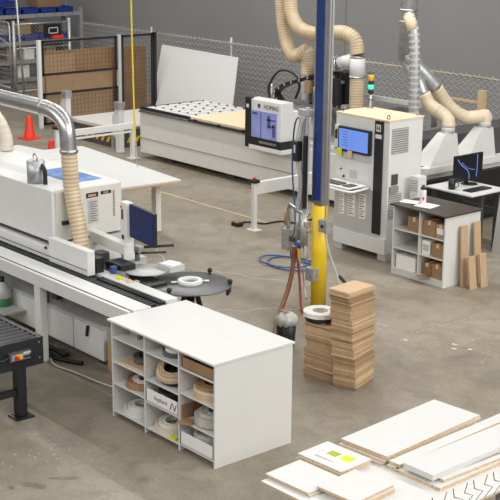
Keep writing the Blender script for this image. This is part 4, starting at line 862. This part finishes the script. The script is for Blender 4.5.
# ------------------------------------------------------------------ panel saw with dust hoods
ps = thing('panel_saw', 'panel saw with black base and two white dust hoods on the right', 'saw', (-13.5, 15.7, 0))
B(-14.3, -13.05, 14.75, 18.2, .0, .72, bev=.01).build('base', 'black', ps)
B(-14.35, -13.1, 14.6, 18.2, .78, .84).build('table', 'warmwhite', ps)
B(-13.18, -13.0, 14.5, 18.2, .72, .80, bev=.006).build('front_panel', 'dgrey', ps)
B(-13.12, -12.98, 14.6, 18.2, .93, 1.04, bev=.006).build('beam', 'white', ps)
B(-13.12, -13.05, 14.62, 18.2, .84, .93).build('apron', 'warmwhite', ps)
B(-13.0, -12.9, 14.55, 18.2, .35, .86, bev=.006).build('front_cover', 'black', ps)
B(-14.3, -13.75, 14.7, 18.2, .84, 1.3).build('rear_housing', 'dgrey', ps)
def dust_hood(y):
    # wide at its foot towards the near side, narrow throat on top
    m = MB().m('white'); a = [m.bm.verts.new((-13.0, p, z)) for p, z in ((y-.44, 1.04), (y+.26, 1.04), (y+.16, 1.52), (y-.11, 1.53))]
    b_ = [m.bm.verts.new((x, p, z)) for x, p, z in ((-13.4, y-.42, 1.04), (-13.4, y+.34, 1.04), (-13.21, y+.22, 1.52), (-13.21, y-.05, 1.53))]
    m.face(a[::-1]); m.face(b_)
    for i in range(4): m.face([a[i], a[(i+1) % 4], b_[(i+1) % 4], b_[i]])
    hd_ = m.build('dust_hood', 'white', ps)
    MB().cyl((-13.1, y+.06, 1.52), (-13.1, y+.06, 1.62), .108, 24).build('hood_throat', 'lgrey', hd_)
dust_hood(15.17); dust_hood(16.05)
# silver ducting of the saw
sd = thing('extraction_duct', 'silver duct trunk descending beside the saw and splitting in two branches', 'duct', (-13.5, 15.2, 2.2))
m = MB().cyl((-13.82, 15.0, 2.6), (-13.82, 15.0, 5.2), .14, 24); m.build('trunk', 'galv', sd)
for z in (3.2, 3.38): MB().cyl((-13.82, 15.0, z-.015), (-13.82, 15.0, z+.015), .147, 24).build('collar', 'steel', sd)
MB().tube(catmull([(-13.82, 15.0, 2.68), (-13.72, 15.05, 2.55), (-13.6, 15.2, 2.36), (-13.5, 15.36, 2.16)], 6), [.14, .14, .138, .136, .134, .132, .13, .128, .126, .124, .122, .12, .118, .116, .114, .112, .11, .108, .106], 22).build('branch', 'galv', sd)
MB().tube(catmull([(-13.82, 14.98, 2.68), (-13.75, 15.0, 2.48), (-13.62, 15.05, 2.3), (-13.5, 15.07, 2.08)], 6), .10, 20).build('branch', 'galv', sd)
h = thing('extraction_hose', 'crinkled silver flexible duct hanging behind the control cabinet', 'hose', (-13.4, 14.7, 2.0))
MB().hose([(-13.6, 14.75, 3.35), (-13.51, 14.75, 3.2), (-13.46, 14.75, 3.05), (-13.42, 14.75, 2.65), (-13.4, 14.75, 2.1), (-13.4, 14.75, 1.5)], .085, .06, .05, 14, ('galv', 'galv', 'lgrey')).build('hose_line', 'galv', h)
MB().tube([(-13.585, 14.742, 3.32), (-13.51, 14.742, 3.2), (-13.475, 14.742, 3.1)], .09, 16).build('tan_sleeve', 'hose', h)
h = thing('extraction_hose', 'tan ribbed hose swooping to the farther white dust hood', 'hose', (-13.2, 16.1, 1.6))
MB().hose([(-13.5, 15.36, 2.17), (-13.43, 15.6, 1.87), (-13.3, 15.84, 1.69), (-13.16, 16.03, 1.69), (-13.1, 16.13, 1.70), (-13.1, 16.11, 1.6)], .105, .045, .035, 14, ('hosetan', 'hosetan', 'hose')).build('hose_line', 'hose', h)
h = thing('extraction_hose', 'tan ribbed hose dropping to the nearer white dust hood', 'hose', (-13.2, 15.15, 1.6))
MB().hose([(-13.5, 15.07, 2.1), (-13.42, 15.13, 1.93), (-13.25, 15.24, 1.8), (-13.13, 15.25, 1.71), (-13.1, 15.23, 1.6)], .11, .06, .05, 14, ('hosetan', 'hosetan', 'hose')).build('hose_line', 'hose', h)
wpo = thing('wooden_post', 'pale wooden post with thin side rail behind the farther dust hood', 'post', (-14.45, 17.66, 0))
B(-14.50, -14.40, 17.6, 17.72, 0, 1.82).build('post', 'mdfb', wpo); B(-15.3, -14.45, 17.63, 17.68, 1.58, 1.62).build('rail', 'mdfb', wpo)
# ------------------------------------------------------------------ boards in the lower right
bt = thing('board_trolley', 'low board trolley carrying the white panels in the lower right', 'trolley', (-6.1, 7.0, 0))
B(-6.45, -5.7, 6.2, 7.7, .68, .80, bev=.004).build('deck', 'mdfb', bt)
for x in (-6.38, -5.78):
    for y in (6.3, 7.6): B(x-.04, x+.04, y-.04, y+.04, 0, .68).build('leg', 'grey', bt)
def board(xc, yc, w_, l_, z, t_, rz, lb, core='chip', face='lam', allwhite=False):
    o = thing('panel_board', lb, 'board', (xc, yc, z), rz, 'white boards on the trolley')
    MB().m('lam' if allwhite else core).box(-w_/2, w_/2, -l_/2, l_/2, .0015, t_-.0015).build('core', core, o, False)
    m = MB().m(face).box(-w_/2, w_/2, -l_/2, l_/2, t_-.0015, t_); m.box(-w_/2, w_/2, -l_/2, l_/2, 0, .0015); m.build('laminate_face', face, o, False)
    return o
board(-6.01, 6.845, 1.26, 2.11, .80, .02, R(1), 'large white base sheet lying lowest under all the loose boards')
for i, z in enumerate((.82, .84, .86)): board(-6.48+.012*i-.02, 7.27+.02*i-.03, .46, 1.2, z, .0195, R(4.4-i*.6), ['white board at the bottom under the long wide board', 'second white board from the bottom under the long wide board', 'third white board, directly under the long wide board'][i])
board(-6.482, 7.275, .475, 1.2, .88, .02, R(4.2), 'long wide white board topmost at the back of the trolley')
for i, z in enumerate((.82, .85)): board(-6.155, 7.42+.02*i, .11, 1.5, z, .03, R(2.5), ['lower narrow white strip under the narrow strip board', 'narrow white strip board next to the long wide board'][i])
board(-5.885, 7.42, .45, 1.5, .82, .03, R(1), 'white board with raw chip end lying under the thick grey-edged board')
board(-5.885, 7.43, .29, 1.5, .875, .045, R(1), 'thick white board with light grey edges nearest the long strip', core='panel')
board(-5.92, 7.45, .2, 1.4, .85, .025, R(1), 'small spacer board between the thick grey-edged board and the one below')
board(-5.70, 7.46, .05, 1.4, .85, .025, R(-1), 'thin strip with raw edge beside the thick grey-edged board')
for i, z in enumerate((.82, .84)): board(-6.51+.012*i, 6.41, .45, .33, z, .0195, R(3), ['bottom white board of the small stack under the yellow label sheet', 'middle white board of the small stack under the yellow label sheet'][i])
board(-6.5, 6.42, .46, .34, .86, .018, R(3), 'small white board carrying the paper with yellow squares')
lp = thing('label_sheet', 'white paper sheet with yellow and olive squares on a small board', 'paper', (-6.47, 6.42, .878), R(3))
MB().box(-.2, .2, -.125, .125, 0, .0015).build('sheet', 'paper', lp, False)
MB().m('olive').box(-.11, -.01, -.01, .07, .0015, .0025).build('olive_square', 'olive', lp, False)
MB().m('lime').box(.02, .13, -.01, .085, .0015, .0025).build('yellow_square', 'lime', lp, False)
m = MB().m('ink')
for i in range(3): m.box(-.15, -.02+.05*i, -.105+i*.012, -.10+i*.012, .0015, .0022)
m.box(-.17, -.165, -.05, .06, .0015, .0022)
m.build('print', 'ink', lp, False)
for i, z in enumerate((.82, .836)): board(-6.41-.02*i, 6.05-.01*i, .45, .37, z, .0155, R(1+i*2), ['lower board of the front left white stack', 'top white board of the front left stack'][i])
board(-6.0, 6.2, .34, .38, .82, .039, R(3), 'white board under the front middle board near the fence'); board(-6.03, 6.18, .37, .42, .86, .02, R(4), 'front middle white board topmost beside the yellow label sheet')
# near fence
nf = thing('chain_link_fence', 'close chain-link fence with twisted wire tips at the bottom right corner', 'fence', (-3.9, 5, 0))
chainlink(MB(), (-3.9, 3.6), (-3.9, 6.2), .1, 2.05, .08, .0032, tips=.05).build('wire_mesh', 'wired', nf)
for y in (3.4, 6.25): MB().cyl((-3.9, y, 0), (-3.9, y, 2.0), .03, 12).build('post', 'galv', nf)
# ------------------------------------------------------------------ light
def area(x, y, z, sx, sy, p, col=(1, .98, .945)):
    l = bpy.data.lights.new('strip_and_wash_lamp', 'AREA'); l.shape = 'RECTANGLE'; l.size = sx; l.size_y = sy; l.energy = p; l.color = col
    o = bpy.data.objects.new('strip_and_wash_lamp', l); COL.objects.link(o); o.location = (x, y, z); return o
area(-13, 13.2, 9, 26, .3, 1230)
area(-25, 17.6, 9, 18, .4, 330)
area(-12, 6.5, 9, 26, .3, 270)
o = area(8, 10, 10.5, 5, 24, 2900); o.rotation_euler = (0, R(56), 0)      # wash lamp added out of view to brighten faces turned right
o = area(-14, -5, 9.5, 24, 4, 1150); o.rotation_euler = (R(56), 0, 0)   # second added wash lamp, unseen, lifts the fronts facing the near side
W = bpy.data.worlds.new('World'); S.world = W; W.use_nodes = True
W.node_tree.nodes['Background'].inputs[0].default_value = (1, .995, .975, 1); W.node_tree.nodes['Background'].inputs[1].default_value = .30
# ------------------------------------------------------------------ camera
f_, pit, yaw, roll = 1282.608, .266032, .864276, .0090131
cp, sp = math.cos(pit), math.sin(pit)
up = Vector((0, -cp, -sp)); fh = Vector((0, -sp, cp)); r0 = Vector((1, 0, 0))
u = r0*math.cos(yaw)-fh*math.sin(yaw); v = r0*math.sin(yaw)+fh*math.cos(yaw)
Rz = Matrix(((math.cos(roll), -math.sin(roll), 0), (math.sin(roll), math.cos(roll), 0), (0, 0, 1)))
u, v, up = Rz @ u, Rz @ v, Rz @ up
Mw = Matrix((u, v, up))                  # world <- camera (x right, y down, z forward)
rot = Mw @ Matrix(((1, 0, 0), (0, -1, 0), (0, 0, -1)))
cam = bpy.data.cameras.new('camera'); cam.sensor_width = 36; cam.lens = 36*f_/500; cam.clip_end = 200
co = bpy.data.objects.new('camera', cam); COL.objects.link(co)
co.matrix_world = Matrix.Translation((0, 0, 5)) @ rot.to_4x4()
S.camera = co
S.view_settings.view_transform = 'Standard'; S.view_settings.look = 'None'; S.view_settings.gamma = 1; S.view_settings.use_curve_mapping = False
S.view_settings.exposure = 0
